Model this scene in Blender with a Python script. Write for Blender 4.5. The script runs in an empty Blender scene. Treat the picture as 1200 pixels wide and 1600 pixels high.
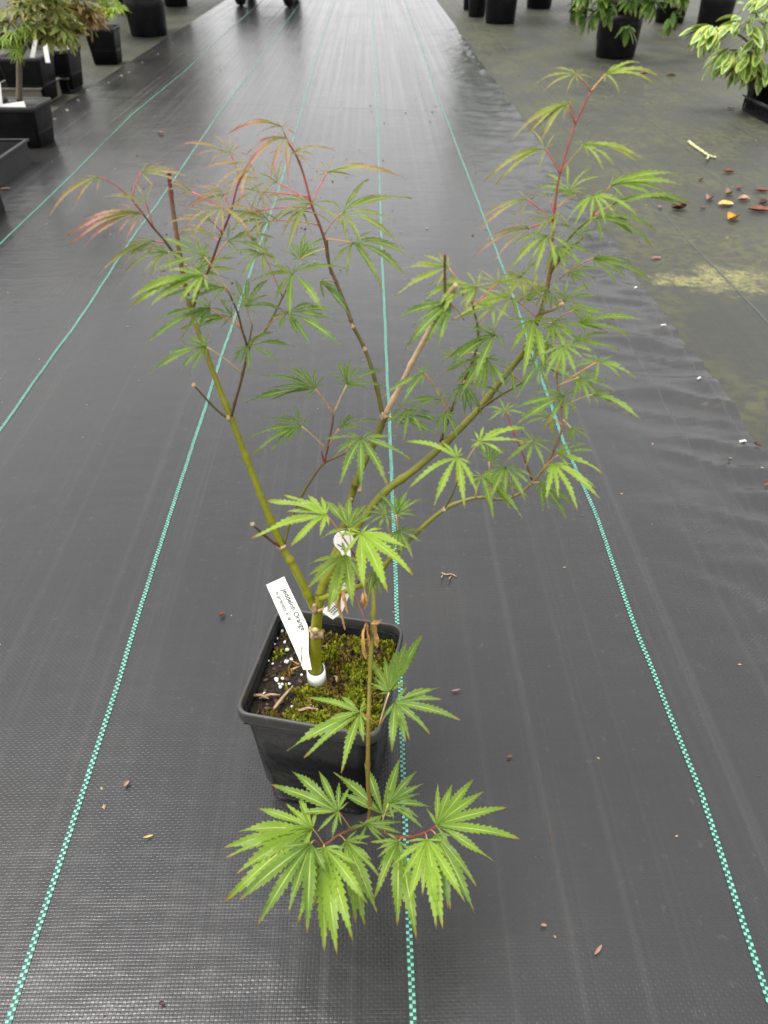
import bpy, math, random
import numpy as np
from mathutils import Vector, Matrix, Euler, noise
random.seed(7)
S = bpy.context.scene
COL = S.collection
# ------------------------------------------------------------------ camera
F_PX, CAM_H, XV, YV = 1155.0, 0.65, 577.0, -145.0      # focal length in photo pixels, camera height, vanishing point of the cloth lines
TH = math.atan((800 - YV) / F_PX)
YAW = math.atan((XV - 600) * math.cos(TH) / F_PX)
cd = bpy.data.cameras.new('camera'); cam = bpy.data.objects.new('camera', cd); COL.objects.link(cam)
cd.sensor_fit = 'VERTICAL'; cd.sensor_height = 36; cd.lens = 36 * F_PX / 1600
cd.clip_start = 0.02; cd.clip_end = 2000
cam.location = (0, 0, CAM_H); cam.rotation_euler = (math.pi / 2 - TH, 0, YAW)
cd.dof.use_dof = True; cd.dof.focus_distance = 0.72; cd.dof.aperture_fstop = 11.0
S.camera = cam
# ------------------------------------------------------------------ sky, sun, exposure
SUN_EL, SUN_AZ = math.radians(72), math.radians(-100)    # azimuth from +Y, negative to the left
w = bpy.data.worlds.new('World'); S.world = w; w.use_nodes = True
nt = w.node_tree; nt.nodes.clear()
sky = nt.nodes.new('ShaderNodeTexSky'); sky.sky_type = 'NISHITA'; sky.sun_disc = False
sky.sun_elevation = SUN_EL; sky.sun_rotation = SUN_AZ; sky.air_density = 1.0; sky.dust_density = 6.0; sky.ozone_density = 0.6
hs = nt.nodes.new('ShaderNodeHueSaturation'); hs.inputs['Saturation'].default_value = 0.10
bg = nt.nodes.new('ShaderNodeBackground'); bg.inputs['Strength'].default_value = 0.15
wo = nt.nodes.new('ShaderNodeOutputWorld')
cl = nt.nodes.new('ShaderNodeMix'); cl.data_type = 'RGBA'; cl.inputs[0].default_value = 0.6; cl.inputs[7].default_value = (5.2, 5.2, 5.25, 1)   # an even layer of bright cloud over the clear sky
nt.links.new(sky.outputs[0], hs.inputs['Color']); nt.links.new(hs.outputs[0], cl.inputs[6]); nt.links.new(cl.outputs[2], bg.inputs['Color']); nt.links.new(bg.outputs[0], wo.inputs[0])
sd = bpy.data.lights.new('sun', 'SUN'); sd.energy = 1.3; sd.angle = math.radians(25); sd.color = (1, .97, .92)
sun = bpy.data.objects.new('sun', sd); COL.objects.link(sun)
sdir = Vector((math.sin(SUN_AZ) * math.cos(SUN_EL), math.cos(SUN_AZ) * math.cos(SUN_EL), math.sin(SUN_EL)))
sun.rotation_euler = sdir.to_track_quat('Z', 'Y').to_euler()
S.view_settings.view_transform = 'Standard'; S.view_settings.look = 'None'
S.view_settings.exposure = 1.38; S.view_settings.gamma = 1.0
S.render.engine = 'CYCLES'; S.cycles.use_denoising = True
S.cycles.max_bounces = 8; S.cycles.transparent_max_bounces = 8

# ------------------------------------------------------------------ measuring helpers
RV = Vector((1, 0, 0)); UV_ = Vector((0, math.sin(TH), math.cos(TH))); FV = Vector((0, math.cos(TH), -math.sin(TH)))
ROT = Matrix.Rotation(YAW, 3, 'Z')
CAMP = Vector((0, 0, CAM_H))
def ray(px, py): return ROT @ (FV + RV * ((px - 600) / F_PX) + UV_ * ((800 - py) / F_PX))
def at_z(px, py, z=0.0):
    d = ray(px, py); return CAMP + d * ((z - CAM_H) / d.z)
def at_y(px, py, y):
    d = ray(px, py); return CAMP + d * (y / d.y)
def ppm(p): return F_PX / max(.05, (ROT @ FV).dot(Vector(p) - CAMP))      # photo pixels per metre at a point

# ------------------------------------------------------------------ object helpers
WLOC = {}
def link(name, data, parent=None, loc=(0, 0, 0), mat=None, rot=None, scale=None):
    o = bpy.data.objects.new(name, data); COL.objects.link(o)
    if parent is not None:
        o.parent = parent
        o.location = Vector(loc) - WLOC[parent.name]
    else: o.location = loc
    WLOC[o.name] = Vector(loc)
    if rot is not None: o.rotation_euler = rot
    if scale is not None: o.scale = scale
    if mat is not None and data is not None and not data.materials: data.materials.append(mat)
    return o
def tag(o, label=None, cat=None, group=None, kind=None):
    if label: o['label'] = label
    if cat: o['category'] = cat
    if group: o['group'] = group
    if kind: o['kind'] = kind
    return o
def mesh(name, v, f, smooth=True, uvs=None, cols=None):
    m = bpy.data.meshes.new(name); m.from_pydata([tuple(p) for p in v], [], f); m.update()
    if smooth: m.polygons.foreach_set('use_smooth', [True] * len(m.polygons))
    if uvs is not None:
        l = m.uv_layers.new(name='UVMap'); idx = np.zeros(len(m.loops), dtype=np.int32); m.loops.foreach_get('vertex_index', idx)
        l.data.foreach_set('uv', np.array(uvs, dtype=np.float32)[idx].ravel())
    if cols is not None:
        a = m.color_attributes.new('Col', 'FLOAT_COLOR', 'POINT'); a.data.foreach_set('color', np.array([(*c, 1) for c in cols], dtype=np.float32).ravel())
    return m
class MB:
    def __init__(s): s.v = []; s.f = []; s.uv = []; s.c = []
    def add(s, v, f, uv=None, c=None):
        n = len(s.v); s.v += [Vector(p) for p in v]; s.f += [tuple(i + n for i in q) for q in f]
        if uv: s.uv += uv
        if c: s.c += c
        return s
    def box(s, c, size, rz=0, taper=1.0):
        hx, hy, hz = [k / 2 for k in size]; R = Matrix.Rotation(rz, 3, 'Z'); c = Vector(c); v = []
        for z in (-1, 1):
            k = 1 if z > 0 else taper
            for x, y in ((-1, -1), (1, -1), (1, 1), (-1, 1)): v.append(c + R @ Vector((x * hx * k, y * hy * k, z * hz)))
        return s.add(v, [(3, 2, 1, 0), (4, 5, 6, 7), (0, 1, 5, 4), (1, 2, 6, 5), (2, 3, 7, 6), (3, 0, 4, 7)])
    def mesh(s, name, smooth=True): return mesh(name, s.v, s.f, smooth, s.uv if s.uv else None, s.c if s.c else None)
def crom(pts, n=6):
    """smooth curve through points; each point a tuple of numbers"""
    P = [np.array(p, float) for p in pts]; P = [2 * P[0] - P[1]] + P + [2 * P[-1] - P[-2]]; out = []
    for i in range(1, len(P) - 2):
        a, b, c, d = P[i - 1:i + 3]
        for k in range(n):
            t = k / n; out.append(.5 * (2 * b + (c - a) * t + (2 * a - 5 * b + 4 * c - d) * t * t + (3 * b - a - 3 * c + d) * t ** 3))
    out.append(P[-2]); return out
def tube(mb, pts, rad, seg=8, cols=None, cap=True):
    n = len(pts); pts = [Vector(p) for p in pts]; rings = []; up = Vector((.3, .2, 1)).normalized()
    v, f, c = [], [], []
    for i, p in enumerate(pts):
        t = (pts[min(i + 1, n - 1)] - pts[max(i - 1, 0)])
        t = t.normalized() if t.length > 1e-9 else Vector((0, 0, 1))
        a = t.cross(up)
        if a.length < .05: a = t.cross(Vector((1, 0, 0)))
        a.normalize(); b = t.cross(a)
        for k in range(seg):
            th = 2 * math.pi * k / seg; v.append(p + (a * math.cos(th) + b * math.sin(th)) * rad[i])
            if cols: c.append(cols[i])
    for i in range(n - 1):
        for k in range(seg): f.append((i * seg + k, i * seg + (k + 1) % seg, (i + 1) * seg + (k + 1) % seg, (i + 1) * seg + k))
    if cap: f.append(tuple(range(seg))[::-1]); f.append(tuple((n - 1) * seg + k for k in range(seg)))
    mb.add(v, f, None, c if cols else None)
def lathe(mb, prof, seg=28, c=(0, 0, 0)):
    c = Vector(c); v = []; f = []
    for r, z in prof:
        for k in range(seg):
            a = 2 * math.pi * k / seg; v.append(c + Vector((r * math.cos(a), r * math.sin(a), z)))
    for i in range(len(prof) - 1):
        for k in range(seg): f.append((i * seg + k, i * seg + (k + 1) % seg, (i + 1) * seg + (k + 1) % seg, (i + 1) * seg + k))
    mb.add(v, f); return mb

# ------------------------------------------------------------------ materials
class NT:
    def __init__(s, name):
        s.m = bpy.data.materials.new(name); s.m.use_nodes = True; s.t = s.m.node_tree; s.t.nodes.clear()
        s.out = s.n('ShaderNodeOutputMaterial')
    def n(s, typ, **kw):
        q = s.t.nodes.new(typ)
        for k, v in kw.items(): setattr(q, k, v)
        return q
    def put(s, sock, v):
        if v is None: return
        if hasattr(v, 'is_output') or isinstance(v, bpy.types.NodeSocket): s.t.links.new(v, sock)
        elif isinstance(v, (tuple, list)) and len(v) == 3 and sock.type == 'RGBA': sock.default_value = (*v, 1)
        else: sock.default_value = v
    def math(s, op, a, b=None, c=None, clamp=False):
        q = s.n('ShaderNodeMath', operation=op); q.use_clamp = clamp
        for i, x in enumerate((a, b, c)): s.put(q.inputs[i], x)
        return q.outputs[0]
    def mix(s, fac, a, b, blend='MIX'):
        q = s.n('ShaderNodeMix', data_type='RGBA', blend_type=blend); s.put(q.inputs[0], fac); s.put(q.inputs[6], a); s.put(q.inputs[7], b); return q.outputs[2]
    def fmix(s, fac, a, b):
        q = s.n('ShaderNodeMix', data_type='FLOAT'); s.put(q.inputs[0], fac); s.put(q.inputs[2], a); s.put(q.inputs[3], b); return q.outputs[0]
    def ramp(s, x, a, b, c=0.0, d=1.0):
        q = s.n('ShaderNodeMapRange', interpolation_type='SMOOTHSTEP'); s.put(q.inputs[0], x)
        for i, k in zip((1, 2, 3, 4), (a, b, c, d)): s.put(q.inputs[i], k)
        return q.outputs[0]
    def noise(s, vec, scale, detail=3, rough=.55, out=0):
        q = s.n('ShaderNodeTexNoise'); s.put(q.inputs['Vector'], vec); q.inputs['Scale'].default_value = scale
        q.inputs['Detail'].default_value = detail; q.inputs['Roughness'].default_value = rough; return q.outputs[out]
    def scale(s, vec, k):
        q = s.n('ShaderNodeVectorMath', operation='MULTIPLY'); s.put(q.inputs[0], vec); q.inputs[1].default_value = k; return q.outputs[0]
    def obj(s): return s.n('ShaderNodeTexCoord').outputs['Object']
    def pos(s): return s.n('ShaderNodeNewGeometry').outputs['Position']
    def xyz(s, v):
        q = s.n('ShaderNodeSeparateXYZ'); s.put(q.inputs[0], v); return q.outputs
    def bump(s, h, dist, strength=1.0, normal=None):
        q = s.n('ShaderNodeBump'); s.put(q.inputs['Height'], h); q.inputs['Distance'].default_value = dist; q.inputs['Strength'].default_value = strength
        if normal is not None: s.put(q.inputs['Normal'], normal)
        return q.outputs[0]
    def bsdf(s, color, rough=.5, spec=.5, normal=None, **kw):
        q = s.n('ShaderNodeBsdfPrincipled'); s.put(q.inputs['Base Color'], color); s.put(q.inputs['Roughness'], rough); s.put(q.inputs['Specular IOR Level'], spec)
        if normal is not None: s.put(q.inputs['Normal'], normal)
        for k, v in kw.items(): s.put(q.inputs[k.replace('_', ' ')], v)
        return q.outputs[0]
    def done(s, sh): s.t.links.new(sh, s.out.inputs['Surface']); return s.m
CELLX, CELLY = .0031, .0026
def weave_nodes(g, P):
    """plain weave of flat tapes: returns height 0..1, a per-tape random value"""
    n = g.noise(P, 60, 2, out=1)
    off = g.n('ShaderNodeVectorMath', operation='MULTIPLY_ADD'); g.put(off.inputs[0], n); off.inputs[1].default_value = (.0012, .0012, 0); g.put(off.inputs[2], P)
    x, y, z = g.xyz(off.outputs[0])
    u = g.math('DIVIDE', x, CELLX); v = g.math('DIVIDE', y, CELLY)
    iu = g.math('FLOOR', u); iv = g.math('FLOOR', v); fu = g.math('SUBTRACT', u, iu); fv = g.math('SUBTRACT', v, iv)
    par = g.math('FLOORED_MODULO', g.math('ADD', iu, iv), 2.0)
    cu = g.math('ABSOLUTE', g.math('MULTIPLY_ADD', fu, 2.0, -1.0)); cv = g.math('ABSOLUTE', g.math('MULTIPLY_ADD', fv, 2.0, -1.0))
    eu = g.math('SUBTRACT', 1.0, g.math('POWER', cu, 8.0)); ev = g.math('SUBTRACT', 1.0, g.math('POWER', cv, 8.0))
    au = g.math('MULTIPLY_ADD', g.math('MULTIPLY', cu, cu), -.3, 1.0); av = g.math('MULTIPLY_ADD', g.math('MULTIPLY', cv, cv), -.35, 1.0)
    hw = g.math('MULTIPLY', eu, av); hf = g.math('MULTIPLY', g.math('MULTIPLY', ev, au), .5)
    h = g.fmix(par, hf, hw)
    wn = g.n('ShaderNodeTexWhiteNoise', noise_dimensions='2D'); cb = g.n('ShaderNodeCombineXYZ')
    g.put(cb.inputs[0], g.fmix(par, 0.0, iu)); g.put(cb.inputs[1], g.fmix(par, iv, 0.0)); g.put(wn.inputs['Vector'], cb.outputs[0])
    return h, wn.outputs['Value'], par, iu, iv, fu, fv
def cloth_mat(name, base, rough, algae=0.0):
    g = NT(name); P = g.pos()
    h, rnd, par, *_ = weave_nodes(g, P)
    streak = g.noise(g.scale(P, (55, .35, 1)), 1.0, 3, .6); stain = g.noise(P, 2.3, 5, .65); fine = g.noise(P, 90, 3, .6)
    c = g.mix(g.math('MULTIPLY', rnd, .35), base, tuple(k * 1.35 for k in base))
    c = g.mix(g.ramp(stain, .35, .75, 0, .35), c, (.036, .034, .029))
    c = g.mix(g.ramp(streak, .5, .75, 0, .4), c, (.042, .042, .040))
    c = g.mix(g.ramp(fine, .62, .8, 0, .14), c, (.14, .13, .12))
    r = g.math('ADD', rough, g.math('MULTIPLY_ADD', streak, .34, -.17)); r = g.math('ADD', r, g.math('MULTIPLY_ADD', stain, .16, -.08))
    if algae:
        m1 = g.noise(g.scale(P, (1.0, .8, 1)), 3.2, 6, .7); m2 = g.noise(P, 38, 6, .8)
        am = g.math('MULTIPLY', g.ramp(m1, .34, .64), g.ramp(m2, .42, .58, .05, 1))
        c = g.mix(g.math('MULTIPLY', am, algae), c, (.076, .078, .038))
        # one thick patch of bright yellow-green algae with a sharp lower edge
        x, y, z = g.xyz(P)
        for (px, py, rx, ry) in ALGAE:
            q = at_z(px, py); dx = g.math('DIVIDE', g.math('SUBTRACT', x, q.x), rx); dy = g.math('DIVIDE', g.math('SUBTRACT', y, q.y), ry)
            dd = g.math('SQRT', g.math('ADD', g.math('MULTIPLY', dx, dx), g.math('MULTIPLY', dy, dy)))
            dd = g.math('ADD', dd, g.math('ADD', g.math('MULTIPLY_ADD', m1, 2.4, -1.2), g.math('MULTIPLY_ADD', g.noise(P, 16, 5, .7), 2.2, -1.1)))
            k = g.math('MULTIPLY', g.ramp(dd, 1.1, .2), g.math('MULTIPLY', g.ramp(m2, .36, .60, .1, .9), g.ramp(g.noise(P, 150, 4, .75), .40, .58, .35, 1.0)))
            c = g.mix(k, c, (.21, .195, .075))
        r = g.math('ADD', r, g.math('MULTIPLY', am, .25))
    x, y, z = g.xyz(P)
    nrm = g.bump(h, .00028, .7)
    big = g.noise(g.scale(P, (1, 2.2, 1)), 16, 3, .5)
    nrm = g.bump(big, .004, .3, nrm)
    if not algae:   # an old fold line across the cloth
        l = g.math('SUBTRACT', y, g.math('MULTIPLY_ADD', x, -.19, CREASE_Y)); l = g.math('MULTIPLY', l, 60.0)
        cr = g.math('EXPONENT', g.math('MULTIPLY', g.math('MULTIPLY', l, l), -1.0)); nrm = g.bump(cr, .003, .3, nrm)
    return g.done(g.bsdf(c, r, .40 if not algae else .2, nrm))
ALGAE = [(1140, 432, .13, .10), (1075, 436, .10, .035), (1040, 440, .05, .02)]
CREASE_Y = at_z(560, 171).y
M = {}
M['cloth'] = cloth_mat('black_woven_cloth', (.018, .0176, .0185), .21)
M['old_cloth'] = cloth_mat('aged_woven_cloth', (.029, .030, .0255), .50, .85)
def line_mat(name, light, dark):
    g = NT(name); P = g.pos(); uv = g.n('ShaderNodeUVMap').outputs[0]
    u, v, _ = g.xyz(uv)
    jit = g.math('MULTIPLY_ADD', g.noise(g.scale(P, (0, 1, 0)), 300, 1), .9, -.45)
    vv = g.math('ADD', v, jit); iu = g.math('FLOOR', u); iv = g.math('FLOOR', vv); fu = g.math('SUBTRACT', u, iu); fv = g.math('SUBTRACT', vv, iv)
    par = g.math('FLOORED_MODULO', g.math('ADD', iu, iv), 2.0)
    cu = g.math('ABSOLUTE', g.math('MULTIPLY_ADD', fu, 2.0, -1.0)); cv = g.math('ABSOLUTE', g.math('MULTIPLY_ADD', fv, 2.0, -1.0))
    wn = g.n('ShaderNodeTexWhiteNoise', noise_dimensions='1D'); g.put(wn.inputs['W'], iv)
    lim = g.math('MULTIPLY_ADD', wn.outputs['Value'], .35, .72)
    m = g.math('MULTIPLY', par, g.math('MULTIPLY', g.math('LESS_THAN', cu, .97), g.math('LESS_THAN', cv, lim)))
    c = g.mix(m, dark, g.mix(g.ramp(g.noise(P, 7, 4, .7), .45, .75, 0, .45), light, tuple(k * .55 for k in light))); h = g.math('MULTIPLY', m, g.math('SUBTRACT', 1.0, g.math('POWER', cv, 3.0)))
    return g.done(g.bsdf(c, .45, .4, g.bump(h, .0006, .8)))
M['line'] = line_mat('mint_marker_tape', (.125, .345, .275), (.008, .036, .025))
M['old_line'] = line_mat('faded_marker_tape', (.045, .07, .056), (.026, .032, .024))
def simple(name, col, rough=.5, spec=.5, nscale=0, namp=.3, bump=0, bscale=200, **kw):
    g = NT(name); P = g.obj(); c = col; nrm = None
    if nscale: c = g.mix(g.ramp(g.noise(P, nscale, 4, .6), .3, .72), tuple(k * (1 - namp) for k in col), tuple(min(1, k * (1 + namp)) for k in col))
    if bump: nrm = g.bump(g.noise(P, bscale, 4, .6), bump)
    return g.done(g.bsdf(c, rough, spec, nrm, **kw))
def pot_mat(name, col, rough, dust=.35, spec=.22):
    g = NT(name); P = g.obj()
    a = g.noise(P, 14, 5, .65); b = g.noise(g.scale(P, (40, 40, 6)), 3.0, 4, .6)
    c = g.mix(g.ramp(a, .5, .8, 0, dust), col, (.10, .095, .085)); c = g.mix(g.ramp(b, .62, .8, 0, dust * .6), c, (.13, .125, .11))
    r = g.math('MULTIPLY_ADD', a, .35, rough - .15)
    return g.done(g.bsdf(c, r, spec, g.bump(g.noise(P, 18, 3), .003, .6)))
M['pot'] = pot_mat('black_pot_plastic', (.003, .003, .0033), .24, .05, .10)
M['rim'] = pot_mat('scuffed_pot_rim', (.035, .034, .031), .40, .85, .4)
M['far_pot'] = pot_mat('dusty_black_plastic', (.005, .0052, .006), .36, .10, .16)
M['far_rim'] = pot_mat('dusty_black_rim', (.024, .024, .025), .45, .5)
M['beige_tray'] = pot_mat('muddy_tray_plastic', (.11, .098, .078), .6, .5)
M['white'] = simple('white_tag_plastic', (.86, .86, .80), .35, .4, 60, .04)
M['ink'] = simple('grey_tag_ink', (.012, .012, .012), .6, .2)
M['dark_ink'] = simple('black_tag_ink', (.02, .02, .02), .6, .2)
M['perlite'] = simple('white_perlite', (.72, .69, .63), .9, .2, 300, .15, .0006, 900)
M['soil'] = simple('dark_bark_soil', (.017, .012, .008), .9, .3, 240, .7, .004, 320)
M['chip'] = simple('brown_bark_chip', (.10, .055, .038), .85, .2, 120, .5, .0006, 400)
M['straw'] = simple('pale_dry_straw', (.27, .18, .11), .8, .2, 350, .3)
M['callus'] = simple('corky_graft_callus', (.33, .23, .14), .9, .2, 350, .5, .0012, 500)
M['cut'] = simple('cut_wood', (.45, .42, .14), .8, .2, 300, .3)
M['tyre'] = simple('black_tyre', (.012, .012, .012), .7, .3, 20, .3)
M['metal'] = simple('grey_cart_metal', (.05, .05, .052), .5, .5, 20, .2)
M['steel'] = simple('bright_staple_steel', (.62, .62, .6), .35, .6)
M['earth'] = simple('gravel_earth', (.10, .09, .075), .95, .2, 3, .3, .01, 30)
def bark_mat():
    g = NT('maple_bark'); P = g.pos(); a = g.n('ShaderNodeVertexColor', layer_name='Col').outputs[0]
    n = g.noise(P, 260, 4, .6); m = g.noise(g.scale(P, (1, 1, .35)), 900, 2)
    c = g.mix(g.ramp(n, .3, .75, 0, .5), a, g.mix(.5, a, (.02, .018, .01))); c = g.mix(g.ramp(m, .68, .8, 0, .4), c, (.22, .2, .13))
    return g.done(g.bsdf(c, .42, .45, g.bump(n, .0006, .6)))
M['bark'] = bark_mat()
def leaf_mat(name, dark, bright, red, vein, trans=.28, rough=.42):
    """object colour: r = bright/yellow share, g = red share, b = random"""
    g = NT(name); uv = g.n('ShaderNodeUVMap').outputs[0]; u, t, _ = g.xyz(uv)
    s = g.math('ABSOLUTE', g.math('MULTIPLY_ADD', u, 2.0, -1.0))
    oi = g.n('ShaderNodeObjectInfo').outputs['Color']; rc = g.n('ShaderNodeSeparateColor'); g.put(rc.inputs[0], oi)
    yel, rd, rnd = rc.outputs[0], rc.outputs[1], rc.outputs[2]
    P = g.pos(); mott = g.noise(P, 130, 4, .6); fine = g.noise(P, 900, 2)
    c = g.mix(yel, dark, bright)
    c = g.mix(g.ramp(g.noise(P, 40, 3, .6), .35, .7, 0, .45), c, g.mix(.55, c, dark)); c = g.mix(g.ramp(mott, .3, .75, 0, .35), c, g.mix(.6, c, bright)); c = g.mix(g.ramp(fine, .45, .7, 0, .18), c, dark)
    rk = g.math('MULTIPLY', rd, g.math('MULTIPLY_ADD', g.ramp(t, .0, .85), .8, .3)); rk = g.math('MULTIPLY', rk, g.math('MULTIPLY_ADD', s, .85, .35), clamp=True)
    c = g.mix(rk, c, red)
    tip = g.math('ADD', g.ramp(t, .86, .99), g.math('MULTIPLY', g.ramp(s, .72, 1.0), g.ramp(mott, .42, .62, 0, .55)), clamp=True)
    c = g.mix(g.math('MULTIPLY', tip, .75), c, (.30, .14, .045))
    lat = g.math('FRACT', g.math('SUBTRACT', g.math('MULTIPLY', t, 13.0), g.math('MULTIPLY', s, 1.5)))
    lv = g.math('MULTIPLY', g.ramp(lat, .13, .0), g.ramp(s, .95, .2)); mv = g.ramp(s, .17, .05)
    vv = g.math('MAXIMUM', g.math('MULTIPLY', lv, .35), mv); vv = g.math('MULTIPLY', vv, g.ramp(t, 1.0, .55, .1, .8))
    c = g.mix(vv, c, vein)
    nrm = g.bump(g.math('ADD', g.math('MULTIPLY', vv, -1.0), g.math('MULTIPLY', mott, .6)), .0008, .7)
    b = g.bsdf(c, g.math('MULTIPLY_ADD', mott, .2, rough - .1), .28, nrm)
    tr = g.n('ShaderNodeBsdfTranslucent'); g.put(tr.inputs[0], g.mix(g.math('MULTIPLY_ADD', rk, -.4, .4), c, bright)); g.put(tr.inputs['Normal'], nrm)
    ms = g.n('ShaderNodeMixShader'); ms.inputs[0].default_value = trans; g.put(ms.inputs[1], b); g.put(ms.inputs[2], tr.outputs[0])
    return g.done(ms.outputs[0])
M['leaf'] = leaf_mat('maple_leaf', (.022, .080, .024), (.26, .425, .026), (.40, .115, .145), (.50, .54, .16), .40)
M['dry'] = simple('dried_leaf_brown', (.46, .26, .10), .75, .25, 90, .45, .001, 300)
M['petiole'] = simple('petiole', (.50, .24, .08), .5, .4, 60, .25)
M['petiole_red'] = simple('red_petiole', (.60, .11, .10), .45, .4, 60, .25)
M['petiole_tan'] = simple('tan_petiole', (.48, .36, .12), .5, .4, 60, .25)
M['moss'] = simple('green_moss', (.19, .21, .012), .9, .2, 230, .75)
M['moss2'] = simple('olive_moss', (.15, .11, .022), .9, .2, 230, .6)
M['bg_maple'] = leaf_mat('dull_maple_leaf', (.055, .10, .028), (.30, .36, .05), (.30, .09, .06), (.15, .17, .07), .2, .4)
M['rhodo'] = leaf_mat('glossy_green_leaf', (.035, .09, .02), (.20, .34, .05), (.2, .08, .05), (.13, .22, .07), .15, .33)
def varieg_mat():
    g = NT('variegated_leaf'); u, t, _ = g.xyz(g.n('ShaderNodeUVMap').outputs[0]); P = g.pos()
    s = g.math('ABSOLUTE', g.math('MULTIPLY_ADD', u, 2.0, -1.0)); n = g.noise(P, 45, 3)
    k = g.ramp(g.math('ADD', s, g.math('MULTIPLY_ADD', n, .9, -.45)), .55, .7)
    c = g.mix(k, g.mix(g.ramp(n, .4, .6), (.07, .16, .03), (.15, .27, .06)), (.46, .52, .10))
    b = g.bsdf(c, .35, .45); tr = g.n('ShaderNodeBsdfTranslucent'); g.put(tr.inputs[0], c)
    ms = g.n('ShaderNodeMixShader'); ms.inputs[0].default_value = .2; g.put(ms.inputs[1], b); g.put(ms.inputs[2], tr.outputs[0]); return g.done(ms.outputs[0])
M['varieg'] = varieg_mat()
M['orange_leaf'] = simple('orange_fallen_leaf', (.48, .20, .015), .5, .4, 60, .4, .001, 200)
M['tan_leaf'] = simple('tan_fallen_leaf', (.52, .33, .10), .6, .4, 60, .4, .001, 200)
M['rust_leaf'] = simple('rust_fallen_leaf', (.16, .055, .028), .6, .4, 60, .4, .001, 200)
M['wine_leaf'] = simple('wine_fallen_leaf', (.055, .010, .010), .4, .5, 60, .4, .001, 200)
M['pink_leaf'] = simple('pinkish_fallen_leaf', (.28, .15, .105), .6, .4, 60, .4, .001, 200)
M['twig'] = simple('lichen_twig', (.42, .42, .24), .9, .2, 150, .35, .002, 200)

# ------------------------------------------------------------------ ground
def sstep(a, b, x):
    t = min(1, max(0, (x - a) / (b - a))); return t * t * (3 - 2 * t)
EDGE_R, EDGE_L = .590, -1.300
def edge_x(y): return EDGE_R + .012 * noise.noise((3, y * 2.2, 0)) + .006 * noise.noise((9, y * 7, 0))
def cloth_h(x, y):
    """height of the main cloth: almost flat, wrinkled towards its right-hand edge"""
    z = .0010 * noise.noise((x * 5, y * 4, 1)) + .0007 * noise.noise((x * 14, y * 14, 2))
    k = sstep(.30, .56, x) * (1 - .5 * sstep(2.0, 5, y))
    if k > 0:
        q = y + .35 * x
        wv = noise.noise((x * 5.5, q * 15, 5)); wv = 1 - abs(wv) * 2
        w2 = noise.noise((x * 9 + 7, q * 30 - x * 8, 8))
        w3 = 1 - abs(noise.noise((x * 7 + 3, q * 24 + x * 5, 15))) * 2.4
        z += k * (.008 * max(0, wv) ** 2 + .005 * w2 + .003 * max(0, w3) ** 3)
    kl = sstep(-.85, -1.28, x)
    if kl > 0: z += kl * .0035 * abs(noise.noise((x * 5, y * 13, 4)))
    z += .010 * sstep(edge_x(y) - .05, edge_x(y), x) * max(0, noise.noise((0, y * 6, 3)) + .35)
    return z + .004
def grid_mesh(name, xs, ys, hf, xmap=None):
    v = []; nx = len(xs)
    for y in ys:
        for x in xs:
            X = xmap(x, y) if xmap else x; v.append((X, y, hf(X, y)))
    f = [(j * nx + i, j * nx + i + 1, (j + 1) * nx + i + 1, (j + 1) * nx + i) for j in range(len(ys) - 1) for i in range(nx - 1)]
    return mesh(name, v, f)
ys = list(np.arange(-.6, 2.4, .011)) + list(np.arange(2.4, 6, .03)) + list(np.arange(6, 45, 1.5))
xs = list(np.arange(EDGE_L, .25, .03)) + list(np.linspace(.25, EDGE_R, 44))
def xm(x, y): return x if x < .3 else x + (edge_x(y) - EDGE_R) * (x - .3) / (EDGE_R - .3)
tag(link('ground', mesh('ground', [(-300, -300, -.03), (300, -300, -.03), (300, 300, -.03), (-300, 300, -.03)], [(0, 1, 2, 3)]), mat=M['earth']), kind='structure')
cloth = tag(link('ground_cloth', grid_mesh('ground_cloth', xs, ys, cloth_h, xm), mat=M['cloth']), kind='structure')
def old_h(x, y): return -.003 + .0015 * noise.noise((x * 4, y * 4, 3)) + .0008 * noise.noise((x * 15, y * 15, 6))
oc = tag(link('aged_ground_cloth', grid_mesh('aged_ground_cloth', list(np.arange(.42, 2.2, .03)) + [3, 5, 9, 15], list(np.arange(-.6, 5, .04)) + [6, 8, 12, 20, 45], old_h), mat=M['old_cloth']), kind='structure')
lc = tag(link('side_ground_cloth', grid_mesh('side_ground_cloth', [-15, -9, -5, -3, -2.4, -2, -1.7, -1.5, -1.35, -1.2, -1.1], list(np.arange(-.6, 6, .1)) + [8, 12, 20, 45], old_h), mat=M['old_cloth']), kind='structure')
def strip(name, parent, mat, pts_px=None, x=None, width=.0051, hf=cloth_h, y1=14, cols=2, lift=.0007):
    if pts_px:
        P = [at_z(*p, .004) for p in pts_px]; P.sort(key=lambda p: p.y)
        a, b = P[0], P[1]; st = a + (a - b) * ((a.y + .5) / (b.y - a.y)); st.x = a.x + (a.x - b.x) * min(1, (a.y + .5) / (b.y - a.y)) * .3
        P = [st] + P; e = P[-1].copy(); e.y = y1; e.x += (P[-1].x - P[1].x) * .3; P.append(e)
        px = [p.x for p in P]; py = [p.y for p in P]
        fx = lambda y: float(np.interp(y, py, px)) + .0016 * noise.noise((5, y * 9, hash(name) % 7))
    else: fx = lambda y: x + .003 * noise.noise((x * 10, y * 3, 0))
    v, f, uv = [], [], []; yy = [q for q in ys if q <= y1]
    for i, y in enumerate(yy):
        c = fx(y)
        for k, sx in enumerate((-.5, .5)): v.append((c + sx * width, y, hf(c, y) + lift)); uv.append((k * cols, y / CELLY))
    f = [(2 * i, 2 * i + 1, 2 * i + 3, 2 * i + 2) for i in range(len(yy) - 1)]
    return link(name, mesh(name, v, f, True, uv), cloth if parent is None else parent, mat=mat)
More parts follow.
